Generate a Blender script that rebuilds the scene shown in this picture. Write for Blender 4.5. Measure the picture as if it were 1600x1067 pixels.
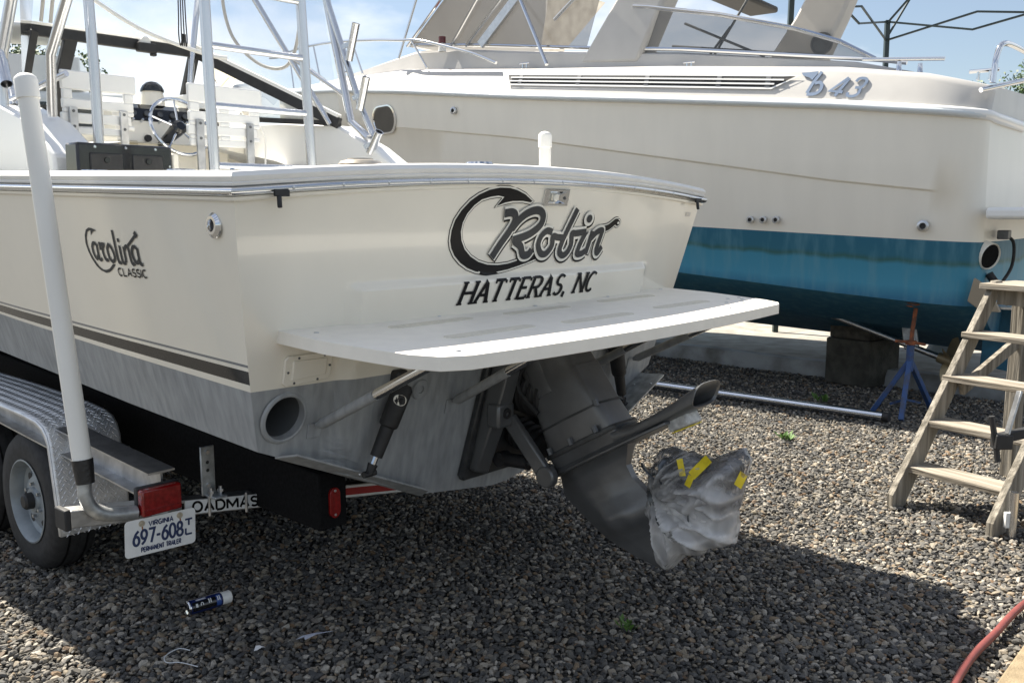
import bpy, bmesh, math, random
from math import sin, cos, pi, radians, sqrt, atan2
from mathutils import Vector, Matrix, noise
from mathutils.geometry import tessellate_polygon
from mathutils.bvhtree import BVHTree

for o in list(bpy.data.objects): bpy.data.objects.remove(o)
SC = bpy.context.scene
COL = SC.collection
R = random.Random(7)

# ------------------------------------------------------------------ camera
cam = bpy.data.cameras.new('camera'); cam.sensor_width = 36; cam.lens = 32.30
cam.clip_start = .05; cam.clip_end = 2000
co = bpy.data.objects.new('camera', cam); COL.objects.link(co)
co.location = (0, 0, 1.861); co.rotation_euler = (radians(90 - 8.02), 0, 0)
SC.camera = co

# ------------------------------------------------------------------ sky, sun, exposure
SUNDIR = Vector((-1.1056, 1.0443, 1.95)).normalized()
W = bpy.data.worlds.new('World'); SC.world = W; W.use_nodes = True
nt = W.node_tree; N = nt.nodes; L = nt.links
for n in list(N): N.remove(n)
out = N.new('ShaderNodeOutputWorld'); bg = N.new('ShaderNodeBackground'); bg.inputs[1].default_value = .05
sky = N.new('ShaderNodeTexSky'); sky.sky_type = 'NISHITA'; sky.sun_disc = False
sky.sun_elevation = math.asin(SUNDIR.z); sky.sun_rotation = atan2(SUNDIR.x, SUNDIR.y)
sky.air_density = 1.0; sky.dust_density = .7; sky.ozone_density = 1.2
tc = N.new('ShaderNodeTexCoord'); mp = N.new('ShaderNodeMapping'); mp.inputs['Scale'].default_value = (1.0, 1.0, 2.6)
mp.inputs['Location'].default_value = (.35, .1, .2)
nz = N.new('ShaderNodeTexNoise'); nz.inputs['Scale'].default_value = 3.1; nz.inputs['Detail'].default_value = 9; nz.inputs['Roughness'].default_value = .55
rp = N.new('ShaderNodeValToRGB'); rp.color_ramp.elements[0].position = .47; rp.color_ramp.elements[1].position = .66
rp.color_ramp.elements[0].color = (.10, .10, .10, 1); rp.color_ramp.elements[1].color = (.95, .95, .95, 1)
mx = N.new('ShaderNodeMixRGB'); mx.inputs[2].default_value = (9.6, 9.8, 10.2, 1)
L.new(tc.outputs['Generated'], mp.inputs[0]); L.new(mp.outputs[0], nz.inputs['Vector']); L.new(nz.outputs['Fac'], rp.inputs[0])
L.new(rp.outputs[0], mx.inputs[0]); L.new(sky.outputs[0], mx.inputs[1]); L.new(mx.outputs[0], bg.inputs[0]); L.new(bg.outputs[0], out.inputs[0])
sl = bpy.data.lights.new('sun', 'SUN'); sl.energy = 5.0; sl.angle = radians(.53); sl.color = (1, .93, .81)
so = bpy.data.objects.new('sun', sl); COL.objects.link(so); so.location = (0, 0, 20)
so.rotation_euler = SUNDIR.to_track_quat('Z', 'Y').to_euler()
SC.view_settings.view_transform = 'Standard'; SC.view_settings.look = 'None'; SC.view_settings.gamma = 1
SC.view_settings.exposure = 1.34

# ------------------------------------------------------------------ materials
MATS = {}
def mat(name, col, rough=.5, metal=0., coat=0., var=0., scale=6., bump=0., bscale=40., stretch=(1, 1, 1), col2=None, detail=5., lo=.35, hi=.65, coords='Object', spec=.5, alpha=None):
    if name in MATS: return MATS[name]
    m = bpy.data.materials.new(name); m.use_nodes = True; t = m.node_tree; b = t.nodes['Principled BSDF']
    b.inputs['Base Color'].default_value = (*col, 1); b.inputs['Roughness'].default_value = rough
    b.inputs['Metallic'].default_value = metal; b.inputs['Coat Weight'].default_value = coat; b.inputs['Coat Roughness'].default_value = .06
    b.inputs['Specular IOR Level'].default_value = spec
    c = t.nodes.new('ShaderNodeTexCoord'); mp = t.nodes.new('ShaderNodeMapping'); mp.inputs['Scale'].default_value = stretch
    t.links.new(c.outputs[coords], mp.inputs[0])
    if var or col2:
        n = t.nodes.new('ShaderNodeTexNoise'); n.inputs['Scale'].default_value = scale; n.inputs['Detail'].default_value = detail
        t.links.new(mp.outputs[0], n.inputs['Vector'])
        r = t.nodes.new('ShaderNodeValToRGB'); r.color_ramp.elements[0].position = lo; r.color_ramp.elements[1].position = hi
        a = col2 if col2 else tuple(x * (1 - var) for x in col)
        r.color_ramp.elements[0].color = (*a, 1); r.color_ramp.elements[1].color = (*[min(1, x * (1 + (var if not col2 else 0))) for x in col], 1)
        t.links.new(n.outputs['Fac'], r.inputs[0]); t.links.new(r.outputs[0], b.inputs['Base Color'])
    if bump:
        n2 = t.nodes.new('ShaderNodeTexNoise'); n2.inputs['Scale'].default_value = bscale; n2.inputs['Detail'].default_value = 6
        t.links.new(mp.outputs[0], n2.inputs['Vector'])
        bp = t.nodes.new('ShaderNodeBump'); bp.inputs['Strength'].default_value = bump; bp.inputs['Distance'].default_value = .02
        t.links.new(n2.outputs['Fac'], bp.inputs['Height']); t.links.new(bp.outputs[0], b.inputs['Normal'])
    MATS[name] = m; return m

def film(name, tint, trans, gloss_rough=.05, diff=None, diffw=0., fres=1.25, facing=False):
    """thin clear sheet: transparent + fresnel gloss + some haze"""
    m = bpy.data.materials.new(name); m.use_nodes = True; t = m.node_tree
    for n in list(t.nodes): t.nodes.remove(n)
    o = t.nodes.new('ShaderNodeOutputMaterial'); tr = t.nodes.new('ShaderNodeBsdfTransparent'); tr.inputs[0].default_value = (*tint, 1)
    g = t.nodes.new('ShaderNodeBsdfGlossy'); g.inputs['Roughness'].default_value = gloss_rough
    f = t.nodes.new('ShaderNodeFresnel'); f.inputs[0].default_value = fres
    m1 = t.nodes.new('ShaderNodeMixShader'); last = tr
    if diff:
        d = t.nodes.new('ShaderNodeBsdfDiffuse'); d.inputs[0].default_value = (*diff, 1)
        tl = t.nodes.new('ShaderNodeBsdfTranslucent'); tl.inputs[0].default_value = (*diff, 1)
        md = t.nodes.new('ShaderNodeMixShader'); md.inputs[0].default_value = .5
        t.links.new(d.outputs[0], md.inputs[1]); t.links.new(tl.outputs[0], md.inputs[2])
        m2 = t.nodes.new('ShaderNodeMixShader'); m2.inputs[0].default_value = diffw
        t.links.new(tr.outputs[0], m2.inputs[1]); t.links.new(md.outputs[0], m2.inputs[2]); last = m2
    t.links.new(f.outputs[0], m1.inputs[0]); t.links.new(last.outputs[0], m1.inputs[1]); t.links.new(g.outputs[0], m1.inputs[2])
    t.links.new(m1.outputs[0], o.inputs[0]); MATS[name] = m; return m

CREAM = mat('gelcoat_cream', (.84, .795, .69), .2, coat=.6, var=.03, scale=2.5, stretch=(1, 1, .5))
CHULL = mat('cruiser_gelcoat', (.82, .78, .69), .34, coat=.2, var=.022, scale=4, stretch=(1.2, 1.2, .25), detail=8)
WHITE = mat('gelcoat_white', (.80, .80, .78), .3, coat=.4, var=.02, scale=2)
CRW = mat('cruiser_deck', (.50, .485, .46), .4, coat=.2, var=.05, scale=3)
DECKW = mat('deck_white', (.80, .79, .76), .45, var=.03, scale=9, bump=.03, bscale=300)
PLAT = mat('platform_white', (.85, .81, .73), .5, var=.03, scale=12, bump=.04, bscale=500)
NONSKID = mat('nonskid_tan', (.70, .66, .56), .75, var=.08, scale=80, bump=.25, bscale=700)
GREYP = mat('antifoul_grey', (.345, .36, .37), .58, col2=(.235, .247, .255), scale=9, stretch=(3.5, 3.5, .22), detail=7, lo=.3, hi=.7, bump=.05, bscale=30)
BLACKP = mat('bottom_black', (.006, .006, .0065), .9, var=.3, spec=.2)
BLACKG = mat('gloss_black', (.012, .012, .013), .12, coat=.3)
BLACKM = mat('matt_black', (.02, .02, .021), .6, var=.2, scale=20)
CARPET = mat('black_carpet', (.007, .007, .0075), .95, var=.3, scale=60, spec=.15, bump=.2, bscale=200)
STRG = mat('stripe_grey', (.19, .20, .21), .2, coat=.4)
LETG = mat('letter_graphite', (.034, .038, .042), .3, spec=.25)
LETK = mat('letter_black', (.005, .005, .006), .32, spec=.2)
LETW = mat('letter_white', (.80, .78, .70), .25, coat=.5)
LETB = mat('letter_navy', (.02, .035, .10), .5)
CHROME = mat('polished_steel', (.70, .71, .72), .09, metal=1)
STEEL = mat('satin_steel', (.55, .56, .57), .32, metal=1, var=.08, scale=30)
ALU = mat('anodised_aluminium', (.66, .67, .69), .27, metal=1, var=.05, scale=12, stretch=(1, 1, .2))
ALUR = mat('mill_aluminium', (.48, .48, .48), .42, metal=1, var=.18, scale=14, bump=.08, bscale=60)
DIAM = mat('diamond_plate', (.74, .75, .76), .42, metal=.5, var=.12, scale=14)
GALV = mat('galvanised', (.42, .44, .45), .48, metal=.8, var=.25, scale=22)
PVC = mat('white_pvc', (.80, .79, .75), .38, var=.03, scale=3)
TAPE = mat('black_tape', (.015, .015, .016), .4, bump=.2, bscale=60)
RUBBER = mat('tyre_rubber', (.022, .022, .023), .75, var=.3, scale=30, bump=.1, bscale=120)
DRIVE = mat('drive_graphite', (.145, .149, .152), .35, metal=.45, var=.10, scale=9, bump=.05, bscale=25)
DRIVED = mat('drive_dark', (.055, .058, .06), .4, metal=.35, var=.3, scale=14)
CASTG = mat('cast_grey', (.12, .125, .13), .5, metal=.4, var=.2, scale=15)
BRIGHT = mat('anode_grey', (.48, .48, .46), .55, var=.25, scale=40)
def lens_mat(name, col):
    m = mat(name, col, .18, coat=.4, var=.25, scale=60); return m
RED = lens_mat('red_lens', (.20, .008, .008))
PLATEW = mat('plate_white', (.74, .75, .74), .4, var=.04, scale=20)
RUST = mat('rust', (.28, .13, .05), .8, var=.3, scale=60)
BLUEB = None
def bands_mat():
    """cruiser bottom paint: worn light blue band under dark blue, green scum line near the old waterline, shade of the V bottom painted in"""
    m = bpy.data.materials.new('antifoul_blue'); m.use_nodes = True; t = m.node_tree; b = t.nodes['Principled BSDF']; b.inputs['Roughness'].default_value = .6
    c = t.nodes.new('ShaderNodeTexCoord'); s = t.nodes.new('ShaderNodeSeparateXYZ'); t.links.new(c.outputs['Object'], s.inputs[0])
    def mth(op, a, bb):
        n = t.nodes.new('ShaderNodeMath'); n.operation = op
        for k, v in ((0, a), (1, bb)):
            if isinstance(v, (int, float)): n.inputs[k].default_value = v
            else: t.links.new(v, n.inputs[k])
        return n.outputs[0]
    n1 = t.nodes.new('ShaderNodeTexNoise'); n1.inputs['Scale'].default_value = 3; n1.inputs['Detail'].default_value = 8
    mp = t.nodes.new('ShaderNodeMapping'); mp.inputs['Scale'].default_value = (1, 1, .35); t.links.new(c.outputs['Object'], mp.inputs[0]); t.links.new(mp.outputs[0], n1.inputs['Vector'])
    zz = mth('SUBTRACT', mth('SUBTRACT', 1.6, s.outputs[2]), mth('MULTIPLY', s.outputs[0], -.043))   # depth under the paint line
    zz = mth('ADD', zz, mth('MULTIPLY', mth('SUBTRACT', n1.outputs['Fac'], .5), .10))
    r = t.nodes.new('ShaderNodeValToRGB'); e = r.color_ramp.elements
    e[0].position = 0; e[0].color = (.010, .115, .19, 1); e[1].position = 1; e[1].color = (.018, .12, .22, 1)
    for p, cc in ((.24, (.012, .12, .185)), (.30, (.022, .105, .10)), (.36, (.035, .22, .33)), (.66, (.045, .25, .38)), (.84, (.022, .145, .26))):  # lowest stops put the shade below the chine into the blue
        k = e.new(p); k.color = (*cc, 1)
    t.links.new(mth('MULTIPLY', zz, 1.6), r.inputs[0])
    n2 = t.nodes.new('ShaderNodeTexNoise'); n2.inputs['Scale'].default_value = 7; n2.inputs['Detail'].default_value = 9
    mp2 = t.nodes.new('ShaderNodeMapping'); mp2.inputs['Scale'].default_value = (1.6, 1.6, .3); t.links.new(c.outputs['Object'], mp2.inputs[0]); t.links.new(mp2.outputs[0], n2.inputs['Vector'])
    r2 = t.nodes.new('ShaderNodeValToRGB'); r2.color_ramp.elements[0].position = .46; r2.color_ramp.elements[1].position = .78
    r2.color_ramp.elements[0].color = (0, 0, 0, 1); r2.color_ramp.elements[1].color = (.55, .55, .55, 1); t.links.new(n2.outputs['Fac'], r2.inputs[0])
    mx = t.nodes.new('ShaderNodeMixRGB'); mx.inputs[2].default_value = (.13, .29, .35, 1)
    t.links.new(r2.outputs[0], mx.inputs[0]); t.links.new(r.outputs[0], mx.inputs[1]); t.links.new(mx.outputs[0], b.inputs['Base Color'])
    return m
BLUEB = bands_mat()
TIMBER = mat('weathered_timber', (.40, .36, .30), .85, col2=(.20, .175, .14), scale=7, stretch=(1, 1, 1), detail=9, bump=.5, bscale=24)
def wood_mat(name, c1, c2, axis):
    st = [26, 26, 26]; st[axis] = 1.4
    return mat(name, c1, .85, col2=c2, scale=1.0, stretch=tuple(st), detail=8, lo=.32, hi=.66, bump=.9, bscale=1.3)
WOODX = wood_mat('grey_plank_x', (.40, .36, .30), (.16, .135, .10), 0)
WOODZ = wood_mat('grey_plank_z', (.33, .30, .25), (.12, .105, .08), 2)
BLOCKM = mat('dark_timber_block', (.060, .055, .045), .9, var=.4, scale=14, bump=.5, bscale=20)
CONC = mat('concrete', (.36, .34, .30), .9, col2=(.24, .22, .19), scale=5, detail=9, bump=.3, bscale=30)
CONCP = mat('painted_kerb', (.34, .36, .37), .85, col2=(.15, .15, .14), scale=3, detail=10, bump=.5, bscale=14)
BLUEPAINT = mat('blue_paint', (.025, .075, .22), .5, col2=(.05, .06, .09), scale=12, lo=.3, hi=.55)
ORANGE = mat('rusty_orange', (.33, .10, .035), .75, col2=(.12, .05, .03), scale=18)
HOSE = mat('red_rubber', (.19, .048, .042), .55, var=.15, scale=12)
YELLOW = mat('yellow_tape', (.70, .55, .02), .5, var=.1, scale=30)
GREENT = mat('dark_green_steel', (.02, .035, .035), .4)
LEAF = mat('leaf_green', (.055, .10, .03), .6, var=.4, scale=3)
BARK = mat('bark', (.10, .08, .06), .9, var=.3, scale=20, bump=.4, bscale=30)
NAVY = mat('can_navy', (.012, .022, .10), .3, coat=.3)
VINYL = mat('cream_cushion', (.66, .62, .50), .5, var=.05)
GLASS = film('clear_glass', (.90, .93, .93), 1, .02, fres=1.3)
ISING = film('clear_vinyl', (.90, .92, .94), 1, .12, diff=(.75, .78, .8), diffw=.10, fres=1.2)
TINT = film('tinted_vinyl', (.44, .44, .44), 1, .04, diff=(.36, .33, .29), diffw=.13, fres=1.5)
def bag_mat():
    m = film('bag_film', (.96, .96, .97), 1, .06, diff=(.98, .98, .98), diffw=.5, fres=1.5); t = m.node_tree
    c = t.nodes.new('ShaderNodeTexCoord'); mp = t.nodes.new('ShaderNodeMapping'); mp.inputs['Scale'].default_value = (1, 1, .45); n = t.nodes.new('ShaderNodeTexNoise'); n.inputs['Scale'].default_value = 26; n.inputs['Detail'].default_value = 4; n.inputs['Distortion'].default_value = 1.2
    b = t.nodes.new('ShaderNodeBump'); b.inputs['Strength'].default_value = .5; b.inputs['Distance'].default_value = .008
    t.links.new(c.outputs['Object'], mp.inputs[0]); t.links.new(mp.outputs[0], n.inputs['Vector']); t.links.new(n.outputs['Fac'], b.inputs['Height'])
    n2 = t.nodes.new('ShaderNodeTexNoise'); n2.inputs['Scale'].default_value = 7; n2.inputs['Detail'].default_value = 5; t.links.new(mp.outputs[0], n2.inputs['Vector'])
    mr = t.nodes.new('ShaderNodeMapRange'); mr.inputs[1].default_value = .38; mr.inputs[2].default_value = .62; mr.inputs[3].default_value = .0; mr.inputs[4].default_value = .16; at = t.nodes.new('ShaderNodeAttribute'); at.attribute_name = 'pleat'; ad = t.nodes.new('ShaderNodeMath'); ad.operation = 'MULTIPLY_ADD'; ad.inputs[1].default_value = 1.0; t.links.new(at.outputs['Fac'], ad.inputs[0]); t.links.new(n2.outputs['Fac'], mr.inputs[0]); t.links.new(mr.outputs[0], ad.inputs[2])
    for k in t.nodes:
        if k.type in ('BSDF_GLOSSY', 'BSDF_DIFFUSE', 'BSDF_TRANSLUCENT', 'FRESNEL'): t.links.new(b.outputs[0], k.inputs['Normal'])
        if k.type == 'MIX_SHADER' and k.inputs[1].links and k.inputs[1].links[0].from_node.type == 'BSDF_TRANSPARENT': t.links.new(ad.outputs[0], k.inputs[0])
    return m
BAGM = bag_mat()
SMOKE = mat('dark_lens', (.01, .012, .012), .08, coat=.5)

# ------------------------------------------------------------------ mesh helpers
class MB:
    def __init__(s): s.v = []; s.f = []; s.m = []
    def add(s, vs, fs, mi=0):
        b = len(s.v); s.v += [tuple(x) for x in vs]; s.f += [tuple(i + b for i in f) for f in fs]; s.m += [mi] * len(fs); return s
    def box(s, lo, hi, mi=0, M=None):
        x0, y0, z0 = lo; x1, y1, z1 = hi
        vs = [(x0, y0, z0), (x1, y0, z0), (x1, y1, z0), (x0, y1, z0), (x0, y0, z1), (x1, y0, z1), (x1, y1, z1), (x0, y1, z1)]
        if M is not None: vs = [M @ Vector(v) for v in vs]
        return s.add(vs, [(0, 3, 2, 1), (4, 5, 6, 7), (0, 1, 5, 4), (1, 2, 6, 5), (2, 3, 7, 6), (3, 0, 4, 7)], mi)
    def bar(s, p, q, w, h, mi=0, up=(0, 0, 1)):
        """box beam p->q, w across, h along 'up'"""
        p = Vector(p); q = Vector(q); d = (q - p).normalized(); u = Vector(up); a = d.cross(u)
        if a.length < 1e-4: a = d.cross(Vector((1, 0, 0)))
        a.normalize(); u = a.cross(d).normalized(); vs = []
        for e in (p, q):
            for i, j in ((-1, -1), (1, -1), (1, 1), (-1, 1)): vs.append(e + a * (i * w / 2) + u * (j * h / 2))
        return s.add(vs, [(3, 2, 1, 0), (4, 5, 6, 7), (0, 1, 5, 4), (1, 2, 6, 5), (2, 3, 7, 6), (3, 0, 4, 7)], mi)
    def tube(s, path, r, seg=10, mi=0, caps=True, rs=None):
        P = [Vector(p) for p in path]; n = len(P); rings = []
        d0 = (P[1] - P[0]).normalized(); a = d0.orthogonal().normalized()
        for i in range(n):
            d = (P[min(i + 1, n - 1)] - P[max(i - 1, 0)]).normalized()
            a = (a - d * a.dot(d)).normalized(); b = d.cross(a); rr = rs[i] if rs else r
            rings.append([P[i] + (a * cos(2 * pi * k / seg) + b * sin(2 * pi * k / seg)) * rr for k in range(seg)])
        return s.loft(rings, True, caps, mi)
    def loft(s, rings, closed=True, caps=True, mi=0):
        k = len(rings[0]); vs = [v for r in rings for v in r]; fs = []
        for i in range(len(rings) - 1):
            for j in range(k if closed else k - 1):
                j2 = (j + 1) % k; fs.append((i * k + j, i * k + j2, (i + 1) * k + j2, (i + 1) * k + j))
        if caps and closed: fs.append(tuple(range(k - 1, -1, -1))); fs.append(tuple((len(rings) - 1) * k + j for j in range(k)))
        return s.add(vs, fs, mi)
    def lathe(s, c, axis, prof, seg=24, mi=0, caps=False):
        """prof: list of (distance along axis, radius)"""
        c = Vector(c); d = Vector(axis).normalized(); a = d.orthogonal().normalized(); b = d.cross(a)
        return s.loft([[c + d * t + (a * cos(2 * pi * k / seg) + b * sin(2 * pi * k / seg)) * max(r, 1e-5) for k in range(seg)] for t, r in prof], True, caps, mi)
    def prism(s, poly, f0, f1, mi=0):
        """poly 2d; f0/f1 map (u,v) to 3d for the two faces"""
        a = [f0(*p) for p in poly]; b = [f1(*p) for p in poly]; n = len(poly)
        tri = tessellate_polygon([[Vector((p[0], p[1], 0)) for p in poly]])
        fs = [tuple(t) for t in tri] + [tuple(i + n for i in t[::-1]) for t in tri] + [(i, (i + 1) % n, (i + 1) % n + n, i + n) for i in range(n)]
        return s.add(a + b, fs, mi)
    def stroke(s, pts, w, f, d=0., mi=0, dirw=0., sub=0.):
        """flat ribbon of width w along 2d polyline, mapped by f(u,v,depth)"""
        if sub:
            q = [pts[0]]
            for a_, b_ in zip(pts, pts[1:]):
                k_ = max(1, int(sqrt((b_[0] - a_[0]) ** 2 + (b_[1] - a_[1]) ** 2) / sub)); q += [(lerp(a_[0], b_[0], i / k_), lerp(a_[1], b_[1], i / k_)) for i in range(1, k_ + 1)]
            pts = q
        n = len(pts); L_ = []; R_ = []
        cl = n > 2 and abs(pts[0][0] - pts[-1][0]) < 1e-6 and abs(pts[0][1] - pts[-1][1]) < 1e-6
        for i in range(n):
            def nd(a, b):
                q = Vector((b[0] - a[0], b[1] - a[1])); return q.normalized() if q.length > 1e-9 else Vector((1, 0))
            if cl and i in (0, n - 1): d0, d1 = nd(pts[-2], pts[0]), nd(pts[0], pts[1])
            else:
                d0 = nd(pts[i - 1], pts[i]) if i else nd(pts[0], pts[1]); d1 = nd(pts[i], pts[i + 1]) if i < n - 1 else d0
            t = (d0 + d1); t = t.normalized() if t.length > .2 else d0
            k = min(1.6, 1 / max(.35, t.dot(d0))); ww = w * (1 - dirw * abs(t.x)) / 2 * k
            nx, ny = -t.y * ww, t.x * ww; p = pts[i]; dd = d + i * .00002
            L_.append(f(p[0] + nx, p[1] + ny, dd)); R_.append(f(p[0] - nx, p[1] - ny, dd))
        vs = L_ + R_; return s.add(vs, [(i, i + 1, n + i + 1, n + i) for i in range(n - 1)], mi)
    def disc(s, c, rx, ry, f, d=0., mi=0, seg=20):
        return s.add([f(c[0] + rx * cos(2 * pi * k / seg), c[1] + ry * sin(2 * pi * k / seg), d) for k in range(seg)], [tuple(range(seg))], mi)
    def build(s, name, mats, parent=None, smooth=35, bevel=0, bseg=2, kind=None):
        me = bpy.data.meshes.new(name); me.from_pydata(s.v, [], s.f); me.update()
        for m in (mats if isinstance(mats, (list, tuple)) else [mats]): me.materials.append(m)
        if any(s.m): me.polygons.foreach_set('material_index', s.m)
        if smooth:
            me.polygons.foreach_set('use_smooth', [True] * len(me.polygons)); me.set_sharp_from_angle(angle=radians(smooth))
        o = bpy.data.objects.new(name, me); COL.objects.link(o); o.parent = parent
        if bevel:
            b = o.modifiers.new('bevel', 'BEVEL'); b.width = bevel; b.segments = bseg; b.limit_method = 'ANGLE'; b.angle_limit = radians(40); b.harden_normals = False
        if kind: o['kind'] = kind
        return o

def fixn(o):
    bm = bmesh.new(); bm.from_mesh(o.data); bmesh.ops.recalc_face_normals(bm, faces=bm.faces); bm.to_mesh(o.data); bm.free(); return o
def tag(o, label, cat, group=None):
    o['label'] = label; o['category'] = cat
    if group: o['group'] = group
    return o
def thing(name, label, cat, loc=(0, 0, 0), rz=0., group=None):
    o = bpy.data.objects.new(name, None); COL.objects.link(o); o.location = loc; o.rotation_euler = (0, 0, rz); o.empty_display_size = .2
    return tag(o, label, cat, group)
def structure(o): o['kind'] = 'structure'; return o
def copy_tree(o, parent=None):
    c = o.copy(); COL.objects.link(c); c.parent = parent
    for ch in list(o.children): copy_tree(ch, c)
    return c
def lerp(a, b, t): return a + (b - a) * t
def interp(xs, ys, x):
    if x <= xs[0]: return ys[0]
    for i in range(len(xs) - 1):
        if x <= xs[i + 1]:
            t = (x - xs[i]) / (xs[i + 1] - xs[i]); return lerp(ys[i], ys[i + 1], t)
    return ys[-1]
def smoothpts(P, n=8):
    """Catmull-Rom through 2d/3d points"""
    P = [Vector(p) for p in P]; out = []
    for i in range(len(P) - 1):
        a = P[max(i - 1, 0)]; b = P[i]; c = P[i + 1]; d = P[min(i + 2, len(P) - 1)]
        for k in range(n):
            t = k / n; out.append(.5 * ((2 * b) + (c - a) * t + (2 * a - 5 * b + 4 * c - d) * t * t + (3 * b - a - 3 * c + d) * t ** 3))
    out.append(P[-1]); return out

# ---- a small stroke alphabet (unit cell, width factor)
def arc(cx, cy, rx, ry, a0, a1, n=12): return [(cx + rx * cos(radians(lerp(a0, a1, k / n))), cy + ry * sin(radians(lerp(a0, a1, k / n)))) for k in range(n + 1)]
GL = {
 'A': (.9, [[(0, 0), (.5, 1), (1, 0)], [(.2, .34), (.8, .34)]]),
 'B': (.75, [[(0, 0), (0, 1)], [(0, 1)] + arc(.55, .75, .4, .25, 90, -90) + [(0, .5)], [(0, .5)] + arc(.55, .25, .45, .25, 90, -90) + [(0, 0)]]),
 'C': (.85, [arc(.52, .5, .52, .5, 50, 310, 18)]),
 'D': (.85, [[(0, 0), (0, 1)], [(0, 1)] + arc(.45, .5, .55, .5, 90, -90, 14) + [(0, 0)]]),
 'E': (.7, [[(0, 0), (0, 1)], [(0, 1), (1, 1)], [(0, .52), (.8, .52)], [(0, 0), (1, 0)]]),
 'G': (.9, [arc(.52, .5, .52, .5, 50, 345, 18), [(.55, .42), (1, .42)]]),
 'H': (.9, [[(0, 0), (0, 1)], [(1, 0), (1, 1)], [(0, .5), (1, .5)]]),
 'I': (.05, [[(0, 0), (0, 1)]]),
 'L': (.7, [[(0, 1), (0, 0)], [(0, 0), (1, 0)]]),
 'M': (1.1, [[(0, 0), (0, 1)], [(0, 1), (.5, .25), (1, 1)], [(1, 1), (1, 0)]]),
 'N': (.9, [[(0, 0), (0, 1)], [(0, 1), (1, 0)], [(1, 0), (1, 1)]]),
 'O': (.9, [arc(.5, .5, .5, .5, 90, 450, 22)]),
 'P': (.75, [[(0, 0), (0, 1)], [(0, 1)] + arc(.55, .74, .45, .26, 90, -90) + [(0, .48)]]),
 'R': (.8, [[(0, 0), (0, 1)], [(0, 1)] + arc(.55, .74, .42, .26, 90, -90) + [(0, .48)], [(.45, .48), (1, 0)]]),
 'S': (.72, [arc(.5, .75, .45, .25, 30, 270, 12) + arc(.5, .25, .48, .25, 90, -150, 12)[1:]]),
 'T': (.85, [[(0, 1), (1, 1)], [(.5, 1), (.5, 0)]]),
 'V': (.9, [[(0, 1), (.5, 0), (1, 1)]]),
 '0': (.6, [arc(.5, .5, .5, .5, 90, 450, 22)]),
 '6': (.6, [[(.9, 1), (.45, .82), (.1, .5)], arc(.5, .31, .47, .31, 90, 450, 18)]),
 '9': (.6, [[(.1, 0), (.55, .18), (.9, .5)], arc(.5, .69, .47, .31, 90, 450, 18)]),
 '7': (.6, [[(0, 1), (1, 1), (.4, 0)]]),
 '8': (.6, [arc(.5, .75, .4, .25, -90, 270, 16), arc(.5, .25, .5, .25, 90, 450, 16)]),
 '-': (.4, [[(0, .45), (1, .45)]]),
 ',': (.1, [[(.6, .12), (.2, -.16)]]),
 '.': (.1, [[(0, .0), (0, .12)]]),
 ' ': (.35, []),
}
def letters(text, f, u0, u1, v0, h, w, mt, parent, d=0., shear=0., serif=0., gap=.22, dirw=0., sub=0., name='letter'):
    """each letter one mesh; text fitted between u0 and u1 (u1<u0 mirrors), base v0, height h"""
    tot = sum(GL[c][0] for c in text) + gap * (len(text) - 1); k = (u1 - u0) / tot; x = 0.
    for c in text:
        wf, st = GL[c]; b = MB(); j = 0
        for s in st:
            pts = [((u0 + (x + p[0] * wf) * k) + shear * p[1] * h, v0 + p[1] * h) for p in s]
            b.stroke(pts, w, f, d + .0003 * j, 0, dirw, sub); j += 1
            if serif:
                for e in (s[0], s[-1]):
                    if c in 'HATERN' and (abs(e[1]) < .01 or abs(e[1] - 1) < .01) and not (c in 'TE' and e[0] in (0, 1) and len(s) == 2 and s[0][1] == s[1][1]) and not (c == 'A' and e[1] == 1):
                        cx = (u0 + (x + e[0] * wf) * k) + shear * e[1] * h; cy = v0 + e[1] * h
                        b.stroke([(cx - serif * h, cy), (cx + serif * h, cy)], w * .36, f, d + .0003 * j, 0, 0, sub); j += 1
                if c in 'TE' and len(s) == 2 and s[0][1] == s[1][1] and s[0][1] in (0, 1):
                    for e in s:
                        if c == 'E' and e[0] == 0: continue
                        cx = (u0 + (x + e[0] * wf) * k) + shear * e[1] * h; cy = v0 + e[1] * h; sg = -1 if e[1] else 1
                        b.stroke([(cx, cy), (cx + shear * sg * .16 * h, cy + sg * .16 * h)], w * .5, f, d + .0003 * j); j += 1
        if st: b.build(name, mt, parent, smooth=0)
        x += wf + gap

# ================================================================== GROUND
g = MB()
g.add([(-400, -400, -.02), (400, -400, -.02), (400, 400, -.02), (-400, 400, -.02)], [(0, 1, 2, 3)])
GRAVB = mat('gravel_bed', (.11, .105, .095), .95, col2=(.03, .03, .029), scale=45, detail=6, lo=.35, hi=.62, bump=1., bscale=38)
structure(g.build('ground', GRAVB, smooth=0))

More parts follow.
